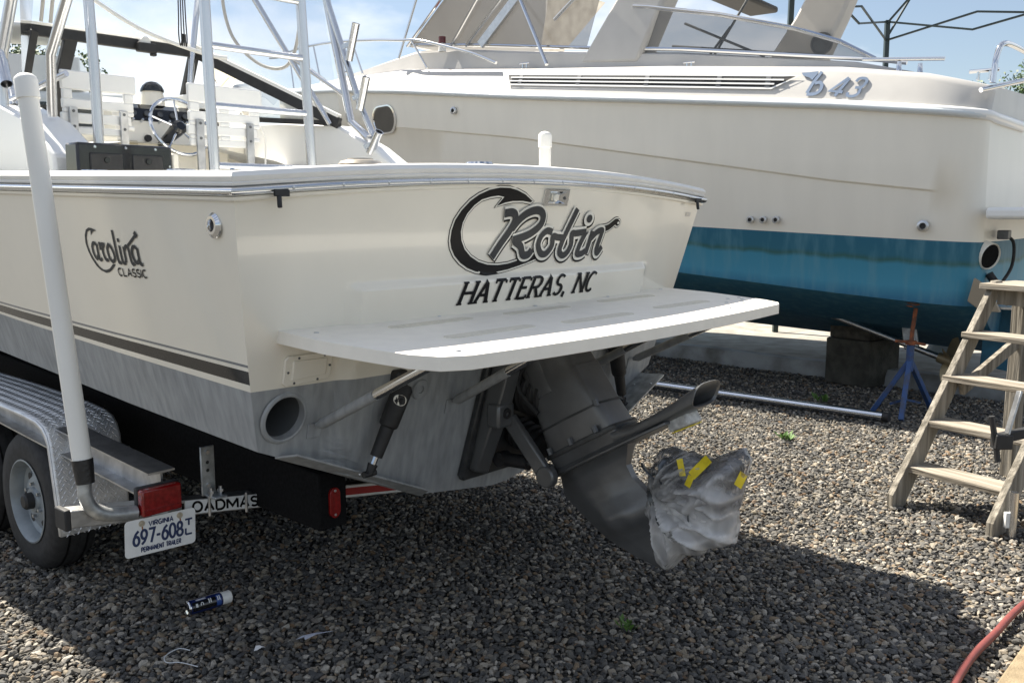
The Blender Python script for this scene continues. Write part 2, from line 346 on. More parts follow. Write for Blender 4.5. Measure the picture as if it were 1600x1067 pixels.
# gravel stones: instanced real stones
def stone_mat():
    m = bpy.data.materials.new('gravel_stone'); m.use_nodes = True; t = m.node_tree; b = t.nodes['Principled BSDF']; b.inputs['Roughness'].default_value = .8
    oi = t.nodes.new('ShaderNodeObjectInfo'); r = t.nodes.new('ShaderNodeValToRGB'); r.color_ramp.interpolation = 'LINEAR'
    e = r.color_ramp.elements; e[0].position = 0; e[0].color = (.052, .052, .053, 1); e[1].position = 1; e[1].color = (.30, .275, .235, 1)
    for p, c in ((.16, (.072, .070, .066)), (.34, (.105, .101, .094)), (.46, (.18, .165, .14)), (.56, (.085, .084, .08)), (.64, (.235, .20, .145)), (.70, (.175, .11, .06)), (.76, (.135, .13, .118)), (.85, (.255, .215, .16)), (.93, (.36, .33, .28))):
        k = e.new(p); k.color = (*c, 1)
    t.links.new(oi.outputs['Random'], r.inputs[0])
    c = t.nodes.new('ShaderNodeTexCoord'); n = t.nodes.new('ShaderNodeTexNoise'); n.inputs['Scale'].default_value = 1.6; n.inputs['Detail'].default_value = 6
    t.links.new(c.outputs['Object'], n.inputs['Vector']); hs = t.nodes.new('ShaderNodeHueSaturation'); mr = t.nodes.new('ShaderNodeMapRange')
    mr.inputs[1].default_value = .3; mr.inputs[2].default_value = .7; mr.inputs[3].default_value = .72; mr.inputs[4].default_value = 1.28
    t.links.new(n.outputs['Fac'], mr.inputs[0]); n3 = t.nodes.new('ShaderNodeTexNoise'); n3.inputs['Scale'].default_value = 1.1; n3.inputs['Detail'].default_value = 5; t.links.new(oi.outputs['Location'], n3.inputs['Vector'])
    mr3 = t.nodes.new('ShaderNodeMapRange'); mr3.inputs[1].default_value = .3; mr3.inputs[2].default_value = .7; mr3.inputs[3].default_value = .74; mr3.inputs[4].default_value = 1.22; t.links.new(n3.outputs['Fac'], mr3.inputs[0])
    mm = t.nodes.new('ShaderNodeMath'); mm.operation = 'MULTIPLY'; t.links.new(mr.outputs[0], mm.inputs[0]); t.links.new(mr3.outputs[0], mm.inputs[1]); t.links.new(mm.outputs[0], hs.inputs['Value']); t.links.new(r.outputs[0], hs.inputs['Color']); t.links.new(hs.outputs[0], b.inputs['Base Color'])
    return m
STONE = stone_mat()
stones = bpy.data.collections.new('gravel_stones')
for k in range(9):
    bm = bmesh.new(); bmesh.ops.create_icosphere(bm, subdivisions=2, radius=1)
    pl = [(Vector((R.gauss(0, 1), R.gauss(0, 1), R.gauss(0, 1))).normalized(), R.uniform(.50, .86)) for _ in range(15)]
    sx = Vector((R.uniform(.9, 1.35), R.uniform(.7, 1.0), R.uniform(.45, .75)))
    for v in bm.verts:
        for n_, d_ in pl:
            e = v.co.dot(n_) - d_
            if e > 0: v.co -= n_ * e
        v.co = Vector((v.co.x * sx.x, v.co.y * sx.y, v.co.z * sx.z)) * (1 + .08 * noise.noise(v.co * 2 + Vector((k, 0, 0))))
    me = bpy.data.meshes.new('gravel_stone'); bm.to_mesh(me); bm.free(); me.materials.append(STONE)
    stones.objects.link(bpy.data.objects.new('gravel_stone', me))
KERB0 = Vector((2.136, 11.646)); KERBD = Vector((.7175, -.6966)); KERBN = Vector((.6966, .7175))   # kerb line and its far side
def in_slab(x, y): return (Vector((x, y)) - KERB0).dot(KERBN) > -.02
pts = []; y = 2.35; row = 0
while y < 11.9:
    sp = .0235 if y < 5 else (.027 if y < 8 else .034)
    lim = .64 * y + .55; x = -lim + (row % 2) * sp * .5
    while x < lim:
        px, py = x + R.uniform(-.4, .4) * sp, y + R.uniform(-.4, .4) * sp
        if not in_slab(px, py): pts.append((px, py, R.uniform(-.007, .006) + .012 * noise.noise(Vector((px * 1.7, py * 1.7, 0))) + .006 * noise.noise(Vector((px * 6, py * 6, 3)))))
        x += sp
    y += sp * .86; row += 1
me = bpy.data.meshes.new('gravel'); me.from_pydata(pts, [], [])
gro = bpy.data.objects.new('gravel', me); COL.objects.link(gro); gro['kind'] = 'stuff'; gro['label'] = 'loose grey and tan gravel stones covering the yard'
me.materials.append(STONE)
gn = bpy.data.node_groups.new('gravel_scatter', 'GeometryNodeTree')
gn.interface.new_socket('Geometry', in_out='INPUT', socket_type='NodeSocketGeometry'); gn.interface.new_socket('Geometry', in_out='OUTPUT', socket_type='NodeSocketGeometry')
gi = gn.nodes.new('NodeGroupInput'); go = gn.nodes.new('NodeGroupOutput'); m2p = gn.nodes.new('GeometryNodeMeshToPoints'); iop = gn.nodes.new('GeometryNodeInstanceOnPoints')
ci = gn.nodes.new('GeometryNodeCollectionInfo'); ci.inputs[0].default_value = stones; ci.inputs['Separate Children'].default_value = True; ci.inputs['Reset Children'].default_value = True
rv = gn.nodes.new('FunctionNodeRandomValue'); rv.data_type = 'FLOAT_VECTOR'; rv.inputs[0].default_value = (-.55, -.55, 0); rv.inputs[1].default_value = (.55, .55, 6.283)
rs = gn.nodes.new('FunctionNodeRandomValue'); rs.data_type = 'FLOAT'; rs.inputs[2].default_value = 0.; rs.inputs[3].default_value = 1.; rs.inputs['Seed'].default_value = 3
pw = gn.nodes.new('ShaderNodeMath'); pw.operation = 'POWER'; pw.inputs[1].default_value = 1.8; mul = gn.nodes.new('ShaderNodeMath'); mul.operation = 'MULTIPLY_ADD'; mul.inputs[1].default_value = .0155; mul.inputs[2].default_value = .0098
iop.inputs['Pick Instance'].default_value = True
gn.links.new(gi.outputs[0], m2p.inputs[0]); gn.links.new(m2p.outputs[0], iop.inputs['Points']); gn.links.new(ci.outputs[0], iop.inputs['Instance'])
gn.links.new(rv.outputs[0], iop.inputs['Rotation']); gn.links.new(rs.outputs[1], pw.inputs[0]); gn.links.new(pw.outputs[0], mul.inputs[0]); gn.links.new(mul.outputs[0], iop.inputs['Scale']); gn.links.new(iop.outputs[0], go.inputs[0])
gm = gro.modifiers.new('scatter', 'NODES'); gm.node_group = gn

# concrete slab behind the cruiser with its painted kerb
g = MB(); a0 = KERB0 - KERBD * 12; a1 = KERB0 + KERBD * 12
q = [a0 + KERBN * .2, a1 + KERBN * .2, a1 + KERBN * 26, a0 + KERBN * 26]
g.add([(p.x, p.y, .15) for p in q], [(0, 1, 2, 3)]); structure(g.build('concrete_pavement', CONC, smooth=0))
kb = None
g = MB(); nseg = 60
rings = []
for i in range(nseg + 1):
    p = a0.lerp(a1, i / nseg); h = .165 + .02 * noise.noise(Vector((i * .7, 0, 0))); e = .02 * noise.noise(Vector((i * .5, 5, 0)))
    rings.append([(p.x + KERBN.x * t, p.y + KERBN.y * t, z) for t, z in ((.0 + e, -.03), (.015 + e, h * .55), (.05 + e, h), (.24, h), (.24, -.03))])
g.loft(rings, True, True); structure(g.build('kerb', CONCP))

# ================================================================== SPORT FISHING BOAT
BLOC = (-.919, 3.077, 0); BROT = pi / 2 - .724
boat = thing('sport_fishing_boat', 'cream sport fishing boat with hook emblem lettered on its transom, on a trailer', 'boat', BLOC, BROT)
BW = 3.03; XC = BW / 2
SY = [0, 1, 2, 3, 4.5, 6, 7.2, 8.0, 8.4]
GH = [1.515, 1.555, 1.585, 1.60, 1.57, 1.36, .96, .5, .06]
GZ = [1.946, 1.972, 1.998, 2.035, 2.11, 2.21, 2.31, 2.39, 2.43]
CH = [1.328, 1.37, 1.39, 1.38, 1.29, 1.0, .58, .22, .03]
CZ = [.968, 1.035, 1.10, 1.15, 1.20, 1.28, 1.45, 1.8, 2.2]
KZ = [.54, .50, .45, .44, .43, .45, .6, 1.1, 2.1]
def pod(u, z):
    a = min(1, max(0, (u - .50) / .05)) * min(1, max(0, (2.53 - u) / .05)); t = min(1, max(0, (1.60 - z) / .04)); return .036 * a * t * t * (3 - 2 * t)
def tp(u, z, d=0.):
    """point on the transom skin, d metres proud of it"""
    return Vector((u, (1.946 - z) * .238 - .08 * (1 - (2 * u / BW - 1) ** 2) - pod(u, z) - d, z))
def archz(u): return .066 * (1 - (2 * u / BW - 1) ** 2)
def sideu(z): return .187 * max(0, min(1, (1.946 - z) / .978)) ** 1.15
def side_pt(yy, z, sgn, d=0.):
    """hull side at station yy and height z; sgn -1 port, +1 starboard"""
    gz, cz, gh, ch = interp(SY, GZ, yy), interp(SY, CZ, yy), interp(SY, GH, yy), interp(SY, CH, yy)
    t = max(0, min(1, (gz - z) / (gz - cz))); hw = gh - (gh - ch) * t ** 1.15
    rk = (1.946 - z) * .238 * max(0, 1 - yy / 2.5) - .08 * (1 - (hw / XC) ** 2) * max(0, 1 - yy / 1.5)
    return Vector((XC + sgn * (hw + d), yy + rk, z))
# hull sides with painted bands
def band(yy): # z of the paint lines
    k = yy / 2.13; f = lambda a, b: a + (b - a) * k
    return [f(1.315, 1.41), f(1.305, 1.40), f(1.29, 1.39), f(1.238, 1.35), f(1.21, 1.335)]
h = MB(); ys = [i * .25 for i in range(0, 34)]
for sgn in (-1, 1):
    cols = []
    for yy in ys:
        yy = min(yy, 8.4); gz = interp(SY, GZ, yy); cz = interp(SY, CZ, yy); bz = [min(gz - .05, max(cz + .02, b)) for b in band(yy)]
        zs = [gz, lerp(gz, bz[0], .25), lerp(gz, bz[0], .5), lerp(gz, bz[0], .75)] + bz + [lerp(bz[4], cz, .35), lerp(bz[4], cz, .7), cz]
        cols.append([side_pt(yy, z, sgn) for z in zs])
    mi = [0, 0, 0, 0, 1, 0, 2, 0, 3, 3, 3]
    for i in range(len(cols) - 1):
        for j in range(11):
            q = [cols[i][j], cols[i][j + 1], cols[i + 1][j + 1], cols[i + 1][j]]
            h.add(q if sgn > 0 else q[::-1], [(0, 1, 2, 3)], mi[j])
hull = h.build('hull_side', [CREAM, STRG, BLACKG, GREYP], boat, smooth=50)
bm = bmesh.new(); bm.from_mesh(hull.data); bmesh.ops.remove_doubles(bm, verts=bm.verts, dist=.0002); bm.to_mesh(hull.data); bm.free()
# V bottom
h = MB()
for sgn in (-1, 1):
    rings = []
    for yy in ys:
        yy = min(yy, 8.4); c = side_pt(yy, interp(SY, CZ, yy), sgn); k = Vector((XC, yy + .3 * max(0, 1 - yy / 2.5), interp(SY, KZ, yy)))
        kn_ = c.lerp(k, .612); w_ = max(0, 1 - yy / 2); kn_.z = lerp(kn_.z, .615, w_)
        if yy == 0: k = Vector((XC, tp(XC, .545).y + .003, .545)); u_ = XC + sgn * .515; kn_ = tp(u_, .615) + Vector((0, .003, 0))
        rings.append([c, kn_, k])
    h.loft(rings, False, False)
h.build('hull_bottom', BLACKP, boat)
# transom skin, fine grid, exhaust hole cut into it
zr = [1.946, 1.93, 1.9, 1.86, 1.82, 1.78, 1.74, 1.7, 1.66, 1.63, 1.605, 1.60, 1.594, 1.588, 1.582, 1.576, 1.57, 1.56, 1.55, 1.54, 1.53, 1.52, 1.51, 1.50, 1.46, 1.42, 1.38, 1.34, 1.30, 1.26, 1.23, 1.21] + [1.21 - .0121 * k for k in range(1, 21)] + [.945, .92, .88, .84, .8, .74, .68, .64, .615, .60, .58, .56, .545]
def ulim(z):
    if z >= .968: return sideu(z)
    if z >= .615: return .187 + (.968 - z) / .353 * .813
    return 1.0 + (.615 - z) / .075 * (XC - 1.0)
us = sorted(set([k / 110 for k in range(111)] + [.161, .165, .17, .18, .839, .835, .83, .82]))
vs = []; fs = []; fm = []
for z in zr:
    a = ulim(z)
    for s_ in us:
        u = lerp(a, BW - a, s_); vs.append(tp(u, z + archz(u) * max(0, (z - 1.7) / .246)))
nu = len(us); HOLE = (.286, 1.088, .088)
for i in range(len(zr) - 1):
    for j in range(nu - 1):
        c = (vs[i * nu + j] + vs[(i + 1) * nu + j + 1]) / 2
        if (c.x - HOLE[0]) ** 2 + (c.z - HOLE[1]) ** 2 < (HOLE[2] - .004) ** 2: continue
        fs.append((i * nu + j, (i + 1) * nu + j, (i + 1) * nu + j + 1, i * nu + j + 1)); fm.append(0 if zr[i] > 1.2101 else 1)
cnt = {}
for f in fs:
    for a, b in zip(f, f[1:] + f[:1]): cnt[tuple(sorted((a, b)))] = cnt.get(tuple(sorted((a, b))), 0) + 1
for e, n_ in cnt.items():
    if n_ == 1:
        for i in e:
            v = vs[i]; dx, dz = v.x - HOLE[0], v.z - HOLE[1]; l = sqrt(dx * dx + dz * dz)
            if l < HOLE[2] + .03: vs[i] = tp(HOLE[0] + dx / l * HOLE[2], HOLE[1] + dz / l * HOLE[2])
h = MB(); h.add(vs, fs); h.m = fm; h.build('transom', [CREAM, GREYP], boat, smooth=25)
# exhaust outlet tube
n_ = Vector((0, -1, -.238)).normalized(); c = tp(HOLE[0], HOLE[1])
h = MB(); h.lathe(c - n_ * .0, n_, [(.0, .106), (.007, .100), (.009, .092), (.006, .087), (-.03, .0865)], 32); ex = h.build('exhaust_outlet', GREYP, boat)
h = MB(); h.lathe(c, n_, [(-.028, .0862), (-.30, .083)], 32); h.build('bore', mat('dark_bore', (.07, .075, .078), .8, var=.3), ex)  # bore wall coloured darker than the outlet ring
h = MB(); h.lathe(c - n_ * .22, n_, [(0, .0), (.0, .083)], 24); h.build('exhaust_flap', BLACKM, ex)

# gunwale cap and rub rail swept round the boat
def rim_path():
    P = []
    for yy in [8.4, 8.0, 7.2, 6.6, 6, 5.2, 4.5, 3.75, 3, 2.5, 2, 1.5, 1, .5, .12]:
        P.append(Vector((XC - interp(SY, GH, yy), yy, interp(SY, GZ, yy))))
    for k in range(0, 25):
        u = BW * k / 24; p = tp(u, 1.946); p.z = 1.946 + archz(u); P.append(p)
    for yy in [.12, .5, 1, 1.5, 2, 2.5, 3, 3.75, 4.5, 5.2, 6, 6.6, 7.2, 8.0, 8.4]:
        P.append(Vector((XC + interp(SY, GH, yy), yy, interp(SY, GZ, yy))))
    return P
RP = rim_path()
def sweep(prof, closed=True):
    rings = []; n = len(RP)
    for i, p in enumerate(RP):
        d0 = (RP[i] - RP[i - 1]) if i else (RP[1] - RP[0]); d1 = (RP[i + 1] - RP[i]) if i < n - 1 else d0
        def nrm(d): d = Vector((d.x, d.y, 0)).normalized(); return Vector((d.y, -d.x, 0)) * 1.0
        a, b = nrm(d0), nrm(d1); m = (a + b).normalized(); m = m / max(.6, m.dot(a))
        # outward = away from the centreline: path runs bow->stern on port, so right-hand normal points outboard (-x)
        m = m if (p + m - Vector((XC, 4, 0))).length > (p - m - Vector((XC, 4, 0))).length else -m
        rings.append([p + m * o_ + Vector((0, 0, z_)) for o_, z_ in prof])
    b = MB(); b.loft(rings, closed, closed); return b
cap = sweep([(.0, -.004), (.014, .0), (.018, .008), (.012, .013), (.017, .017), (.020, .030), (.008, .046), (-.03, .052), (-.27, .056), (-.27, -.06), (-.05, -.06), (-.05, -.004)]).build('gunwale_cap', DECKW, boat, smooth=40); fixn(cap)
rail = sweep([(.002, -.003), (.012, -.004), (.020, -.007), (.026, -.013), (.028, -.019), (.026, -.025), (.020, -.031), (.012, -.034), (.002, -.035)]).build('rub_rail', CHROME, boat, smooth=50); fixn(rail)
ins = sweep([(.0265, -.016), (.0295, -.017), (.0295, -.021), (.0265, -.022)]).build('rail_insert', STEEL, rail, smooth=30); fixn(ins)
shelf = sweep([(.0005, -.035), (.007, -.037), (.006, -.047), (.0005, -.052)]).build('rail_ledge', CREAM, rail, smooth=40); fixn(shelf)
for k in range(1, 15):
    u = BW * k / 15; p = tp(u, 1.946); p.z = 1.927 + archz(u)
    h = MB(); h.lathe(p + Vector((0, -.0285, 0)), (0, -1, 0), [(0, .007), (.002, .006), (.003, .0)], 8); h.build('screw', STEEL, rail)

# cockpit liner
h = MB()
h.box((.30, .32, 1.30), (2.73, 3.6, 1.33)); h.box((.26, .30, 1.30), (.30, 3.6, 1.99)); h.box((2.73, .30, 1.30), (2.77, 3.6, 1.99)); h.box((.30, .28, 1.30), (2.73, .32, 1.99))
h.build('cockpit_liner', WHITE, boat)
# fore deck
h = MB(); rings = []
for yy in [3.2, 4.0, 4.5, 5.2, 6, 6.6, 7.2, 8.0, 8.35]:
    gh, gz = interp(SY, GH, yy) - .2, interp(SY, GZ, yy)
    rings.append([Vector((XC + s * max(.02, gh), yy, gz + .03 + .25 * (1 - s * s))) for s in (-1, -.6, -.2, .2, .6, 1)])
h.loft(rings, False, False); h.build('fore_deck', DECKW, boat, smooth=50)

# transom hook emblem and lettering
F = lambda u, z, d=0.: tp(u, z, d)
hook = [(1.44, 1.908), (1.385, 1.936), (1.33, 1.953), (1.278, 1.962), (1.215, 1.962), (1.155, 1.952), (1.099, 1.932), (1.054, 1.906), (1.012, 1.867), (0.985, 1.828), (0.974, 1.786), (0.975, 1.744), (0.988, 1.712), (1.013, 1.68), (1.053, 1.649), (1.099, 1.625), (1.153, 1.608), (1.216, 1.597), (1.282, 1.6), (1.355, 1.608), (1.428, 1.622), (1.503, 1.639), (1.579, 1.66), (1.66, 1.675), (1.638, 1.685), (1.566, 1.672), (1.497, 1.66), (1.413, 1.646), (1.348, 1.634), (1.282, 1.63), (1.217, 1.635), (1.158, 1.65), (1.107, 1.674), (1.066, 1.705), (1.039, 1.743), (1.027, 1.78), (1.03, 1.817), (1.047, 1.854), (1.08, 1.888), (1.119, 1.912), (1.17, 1.924), (1.215, 1.929), (1.252, 1.924), (1.214, 1.885), (1.262, 1.9), (1.309, 1.907), (1.376, 1.908), (1.428, 1.902)]
def emblem(poly, f, g1, g2, parent, name, inner=LETK, d=.0012):
    b = MB(); loop = poly + [poly[0]]; b.stroke(loop, 2 * g2, f, d, 0); b.stroke(loop, 2 * g1, f, d + .0016, 1)
    tri = tessellate_polygon([[Vector((p[0], p[1], 0)) for p in poly]])
    b.add([f(p[0], p[1], d + .0034) for p in poly], [tuple(t) for t in tri], 2)
    return b.build(name, [LETK, LETW, inner], parent, smooth=0)
emblem(hook, F, .007, .0105, boat, 'hook_emblem')
eye = [(1.985, 1.772), (2.01, 1.776), (2.064, 1.783), (2.098, 1.798), (2.123, 1.811), (2.148, 1.812)]
b = MB(); e2 = smoothpts([(*p, 0) for p in eye], 4)
for w_, mi, d_ in ((.050, 0, .0012), (.043, 1, .003), (.030, 2, .005)): b.stroke([(p.x, p.y) for p in e2], w_, F, d_, mi); b.disc((2.146, 1.806), w_ * .72, w_ * .50, F, d_ + .0008, mi)
b.disc((2.150, 1.806), .010, .006, F, .0075, 1); b.build('hook_eye', [LETK, LETW, LETK], boat, smooth=0)
ROB = {
 'R': [[(1.266, 1.854), (1.31, 1.858), (1.335, 1.845), (1.334, 1.812), (1.308, 1.77), (1.268, 1.721), (1.229, 1.666)],
       [(1.328, 1.787), (1.364, 1.825), (1.408, 1.853), (1.46, 1.867), (1.501, 1.863), (1.524, 1.842), (1.521, 1.81), (1.489, 1.782), (1.434, 1.757), (1.346, 1.737)],
       [(1.36, 1.733), (1.404, 1.709), (1.43, 1.671), (1.467, 1.671), (1.486, 1.692)]],
 'o': [[(1.612, 1.768), (1.573, 1.775), (1.538, 1.752), (1.527, 1.711), (1.555, 1.673), (1.594, 1.671), (1.626, 1.706), (1.623, 1.747), (1.658, 1.744), (1.717, 1.739)]],
 'b': [[(1.773, 1.875), (1.74, 1.808), (1.705, 1.734), (1.692, 1.68), (1.719, 1.658), (1.752, 1.669), (1.773, 1.708), (1.764, 1.757), (1.786, 1.759)]],
 'i': [[(1.786, 1.759), (1.877, 1.766)], [(1.877, 1.766), (1.848, 1.712), (1.835, 1.664), (1.871, 1.661), (1.898, 1.673)]],
 'n': [[(1.93, 1.769), (1.922, 1.729), (1.907, 1.660)], [(1.926, 1.732), (1.97, 1.764), (2.01, 1.77), (2.009, 1.746), (1.993, 1.683), (2.007, 1.66), (2.035, 1.691)]],
}
lay = [(.064, 0, .006, (.004, -.006)), (.056, 1, .009, (0, 0)), (.036, 2, .012, (0, 0))]
for k, (ch, sts) in enumerate(ROB.items()):
    b = MB()
    for w_, mi, d_, (ox, oz) in lay:
        if ch != 'R' and mi == 2: w_ = .031
        for j, s_ in enumerate(sts):
            sp = smoothpts([(p[0] + ox, p[1] + oz, 0) for p in s_], 6)
            b.stroke([(p.x, p.y) for p in sp], w_, F, d_ + .0003 * j + .00006 * k, mi)
        if ch == 'i': b.disc((1.882 + ox, 1.828 + oz), w_ * .72, w_ * .62, F, d_ + .0012, mi)
    b.build('letter', [LETK, LETW, LETG], boat, smooth=0)
letters('HATTERAS, NC', F, 1.048, 1.985, 1.474, .092, .0225, LETK, boat, .0035, shear=.33, serif=.17, gap=.34, dirw=.42, sub=.01)
h = MB(); h.stroke([(2.875, 1.848), (2.935, 1.846)], .022, F, .002); h.build('maker_tag', STEEL, boat, smooth=0)

# square courtesy light
n_ = Vector((0, -1, -.238)).normalized(); c = tp(1.600, 1.925)
def T2(cx, cz, dx, dz, d): return tp(cx + dx, cz + dz, d)
h = MB(); rings = []
for s_, d_ in ((.088, .0), (.088, .010), (.080, .016), (.062, .016), (.030, -.0), (.0, -.0)):
    rings.append([T2(1.600, 1.925, a * s_, b_ * s_ * .43, d_) for a, b_ in ((-1, -1), (1, -1), (1, 1), (-1, 1))])
h.loft(rings, True, False); lt = h.build('courtesy_light', CHROME, boat, smooth=20)
h = MB(); h.lathe(c + n_ * .001, n_, [(0, .018), (.006, .017), (.009, .0)], 16); h.build('bulb', LETW, lt)
h = MB(); h.lathe(tp(1.655, 1.923, .012), n_, [(0, .008), (.004, .007), (.005, 0)], 10); h.build('screw', CASTG, lt)
# canvas snaps on the rail
for u in (.155, 2.93):
    h = MB(); p = tp(u, 1.925); p.y -= .028; h.box(p + Vector((-.03, -.012, -.012)), p + Vector((.03, .0, .012))); h.tube([p + Vector((-.012, -.008, -.01)), p + Vector((-.016, -.016, -.05))], .009, 8); h.build('rail_clip', BLACKM, boat, bevel=.003)
# access plate under the platform
h = MB(); pl = [(.255, 1.228), (.255, 1.318), (.268, 1.332), (.445, 1.332), (.458, 1.318), (.458, 1.240), (.445, 1.226), (.268, 1.215)]
h.prism(pl, lambda u, z: tp(u, z, .014), lambda u, z: tp(u, z, 0)); ap = fixn(h.build('access_plate', CREAM, boat, smooth=30, bevel=.002))
h = MB(); h.prism([(.285, 1.238), (.285, 1.312), (.43, 1.312), (.43, 1.248)], lambda u, z: tp(u, z, .022), lambda u, z: tp(u, z, .010)); fixn(h.build('panel', CREAM, ap, bevel=.003))
for u, z in ((.27, 1.27), (.30, 1.226), (.40, 1.230), (.448, 1.28), (.42, 1.322), (.31, 1.322)):
    h = MB(); h.lathe(tp(u, z, .0145), n_, [(0, .005), (.003, .004), (.003, 0)], 8); h.build('screw', CASTG, ap)
# through hull fitting in the grey
h = MB(); h.lathe(tp(.905, 1.120), n_, [(0, .046), (.008, .043), (.010, .03), (.008, .017), (-.03, .016)], 24); th = h.build('through_hull', GREYP, boat)
h = MB(); h.lathe(tp(.905, 1.120) - n_ * .02, n_, [(0, .0), (.0, .0165)], 16); h.build('bore', BLACKM, th)
# port side fitting
p = side_pt(.125, 1.815, -1)
h = MB(); h.lathe(p, (-1, 0, 0), [(0, .045), (.006, .044), (.016, .032), (.016, .022), (.004, .018), (-.02, .017)], 24); fu = h.build('fuel_vent', CHROME, boat)
h = MB(); h.lathe(p + Vector((-.002, 0, 0)), (-1, 0, 0), [(0, 0), (0, .018)], 16); h.build('bore', BLACKM, fu)
p = side_pt(2.02, 1.88, -1)
h = MB(); h.lathe(p, (-1, 0, 0), [(0, .03), (.01, .026), (.014, .0)], 16); h.build('side_fitting', STEEL, boat)

# port side maker logo
FS = lambda y_, z, d=0.: side_pt(y_ - (1.946 - z) * .238 * max(0, 1 - y_ / 2.5), z, -1, d)
ck = [(1.0, 1.786), (1.031, 1.795), (1.06, 1.798), (1.088, 1.789), (1.109, 1.767), (1.12, 1.735), (1.115, 1.702), (1.099, 1.67), (1.073, 1.64), (1.042, 1.623), (1.002, 1.614), (0.972, 1.619), (0.942, 1.632), (0.911, 1.651), (0.93, 1.654), (0.965, 1.634), (0.995, 1.627), (1.024, 1.627), (1.052, 1.64), (1.078, 1.665), (1.098, 1.694), (1.106, 1.729), (1.099, 1.757), (1.081, 1.779), (1.056, 1.787), (1.05, 1.785), (1.055, 1.766), (1.033, 1.781)]
b = MB(); tri = tessellate_polygon([[Vector((p[0], p[1], 0)) for p in ck]]); b.add([FS(p[0], p[1], .002) for p in ck], [tuple(t) for t in tri]); b.build('logo_hook', LETG, boat, smooth=0)
LOGO = [[[(1.031, 1.731), (1.051, 1.735), (1.068, 1.717), (1.066, 1.687), (1.048, 1.671), (1.03, 1.688)], [(1.024, 1.734), (1.030, 1.68), (1.019, 1.667), (1.006, 1.673)]],
 [[(1.0, 1.741), (1.0, 1.708)], [(.998, 1.73), (0.966, 1.731), (0.984, 1.713), (0.984, 1.684), (0.972, 1.668), (0.954, 1.669)]],
 [[(0.929, 1.731), (0.946, 1.712), (0.944, 1.68), (0.924, 1.663), (0.902, 1.676), (0.902, 1.702), (0.916, 1.726), (0.929, 1.731)]],
 [[(0.872, 1.79), (0.878, 1.677), (0.867, 1.661), (0.854, 1.662)]],
 [[(0.842, 1.730), (0.846, 1.678), (0.837, 1.66), (0.821, 1.661)], [(.842, 1.758), (.841, 1.743)]],
 [[(0.812, 1.726), (0.818, 1.663)], [(0.812, 1.712), (0.791, 1.728), (0.778, 1.719), (0.776, 1.67), (0.764, 1.657), (0.753, 1.663)]],
 [[(0.716, 1.723), (0.737, 1.727), (0.755, 1.707), (0.751, 1.676), (0.731, 1.664), (0.716, 1.677)], [(0.710, 1.725), (0.712, 1.667), (0.692, 1.658)]],
 [[(0.774, 1.731), (0.700, 1.772)], [(.705, 1.769), (.690, 1.781)]]]
for i, sts in enumerate(LOGO):
    b = MB()
    for j, s_ in enumerate(sts):
        sp = smoothpts([(*p, 0) for p in s_], 5) if len(s_) > 2 else [Vector((*p, 0)) for p in s_]
        b.stroke([(p.x, p.y) for p in sp], .0145 if i < 7 else (.012 if j == 0 else .024), FS, .003 + .0003 * j)
    b.build('letter', LETG, boat, smooth=0)
letters('CLASSIC', FS, .900, .683, 1.608, .030, .0062, LETK, boat, .003, gap=.28)

# swim platform
def plz(y_): return 1.43 + .035 * y_
PT = .048
outl = [(.13, .06), (.14, -.18), (.165, -.40), (.19, -.56), (.24, -.655), (.34, -.70)] + [(lerp(.34, 2.66, k / 10), -.70 - .05 * (1 - (2 * k / 10 - 1) ** 2)) for k in range(1, 10)] + [(2.66, -.70), (2.74, -.66), (2.79, -.57), (2.83, -.40), (2.88, -.18), (2.90, .06)]
back = []
for k in range(0, 19):
    u = lerp(2.88, .15, k / 18); back.append((u, tp(u, 1.43).y + .006))
outl = [((u - XC) * .952 + XC + .004, y_) for u, y_ in outl[1:-1]] + [((u - XC) * .952 + XC + .004, y_) for u, y_ in back]
SLOT = [(.58, 1.02, -.10), (1.22, 1.66, -.11), (1.93, 2.40, -.09), (.58, 1.06, -.40), (1.22, 1.70, -.43), (1.95, 2.42, -.40)]
h = MB(); h.prism(outl, lambda u, y_: Vector((u, y_, plz(y_))), lambda u, y_: Vector((u, y_, plz(y_) - PT))); plat = fixn(h.build('swim_platform', PLAT, boat, smooth=30, bevel=.010, bseg=3))
for a, b_, y_ in SLOT:
    h = MB(); k_ = 8; pl = [(a + .03 * (1 - cos(t)), y_ + .032 * sin(t)) for t in [pi / 2 + pi * i / k_ for i in range(k_ + 1)]] ; pl = [(a + .03 + .03 * cos(pi / 2 + pi * i / k_), y_ + .032 * sin(pi / 2 + pi * i / k_)) for i in range(k_ + 1)] + [(b_ - .03 + .03 * cos(-pi / 2 + pi * i / k_), y_ + .032 * sin(-pi / 2 + pi * i / k_)) for i in range(k_ + 1)]
    h.prism(pl, lambda u, v: Vector((u, v, plz(v) + .0025)), lambda u, v: Vector((u, v, plz(v) - .002))); fixn(h.build('tread_strip', NONSKID, plat, smooth=0))
for u, y_ in ((.30, -.02), (.95, .02), (1.55, .0), (2.15, .02), (2.70, .05), (.42, -.62), (1.30, -.66), (2.25, -.62), (2.44, -.50), (2.50, -.56), (2.56, -.52), (2.60, -.42), (2.64, -.48), (2.70, -.43), (2.72, -.5)):
    h = MB(); h.lathe((u, y_, plz(y_)), (0, 0, 1), [(0, .011), (.003, .009), (.004, 0)], 10); h.build('screw', STEEL, plat)
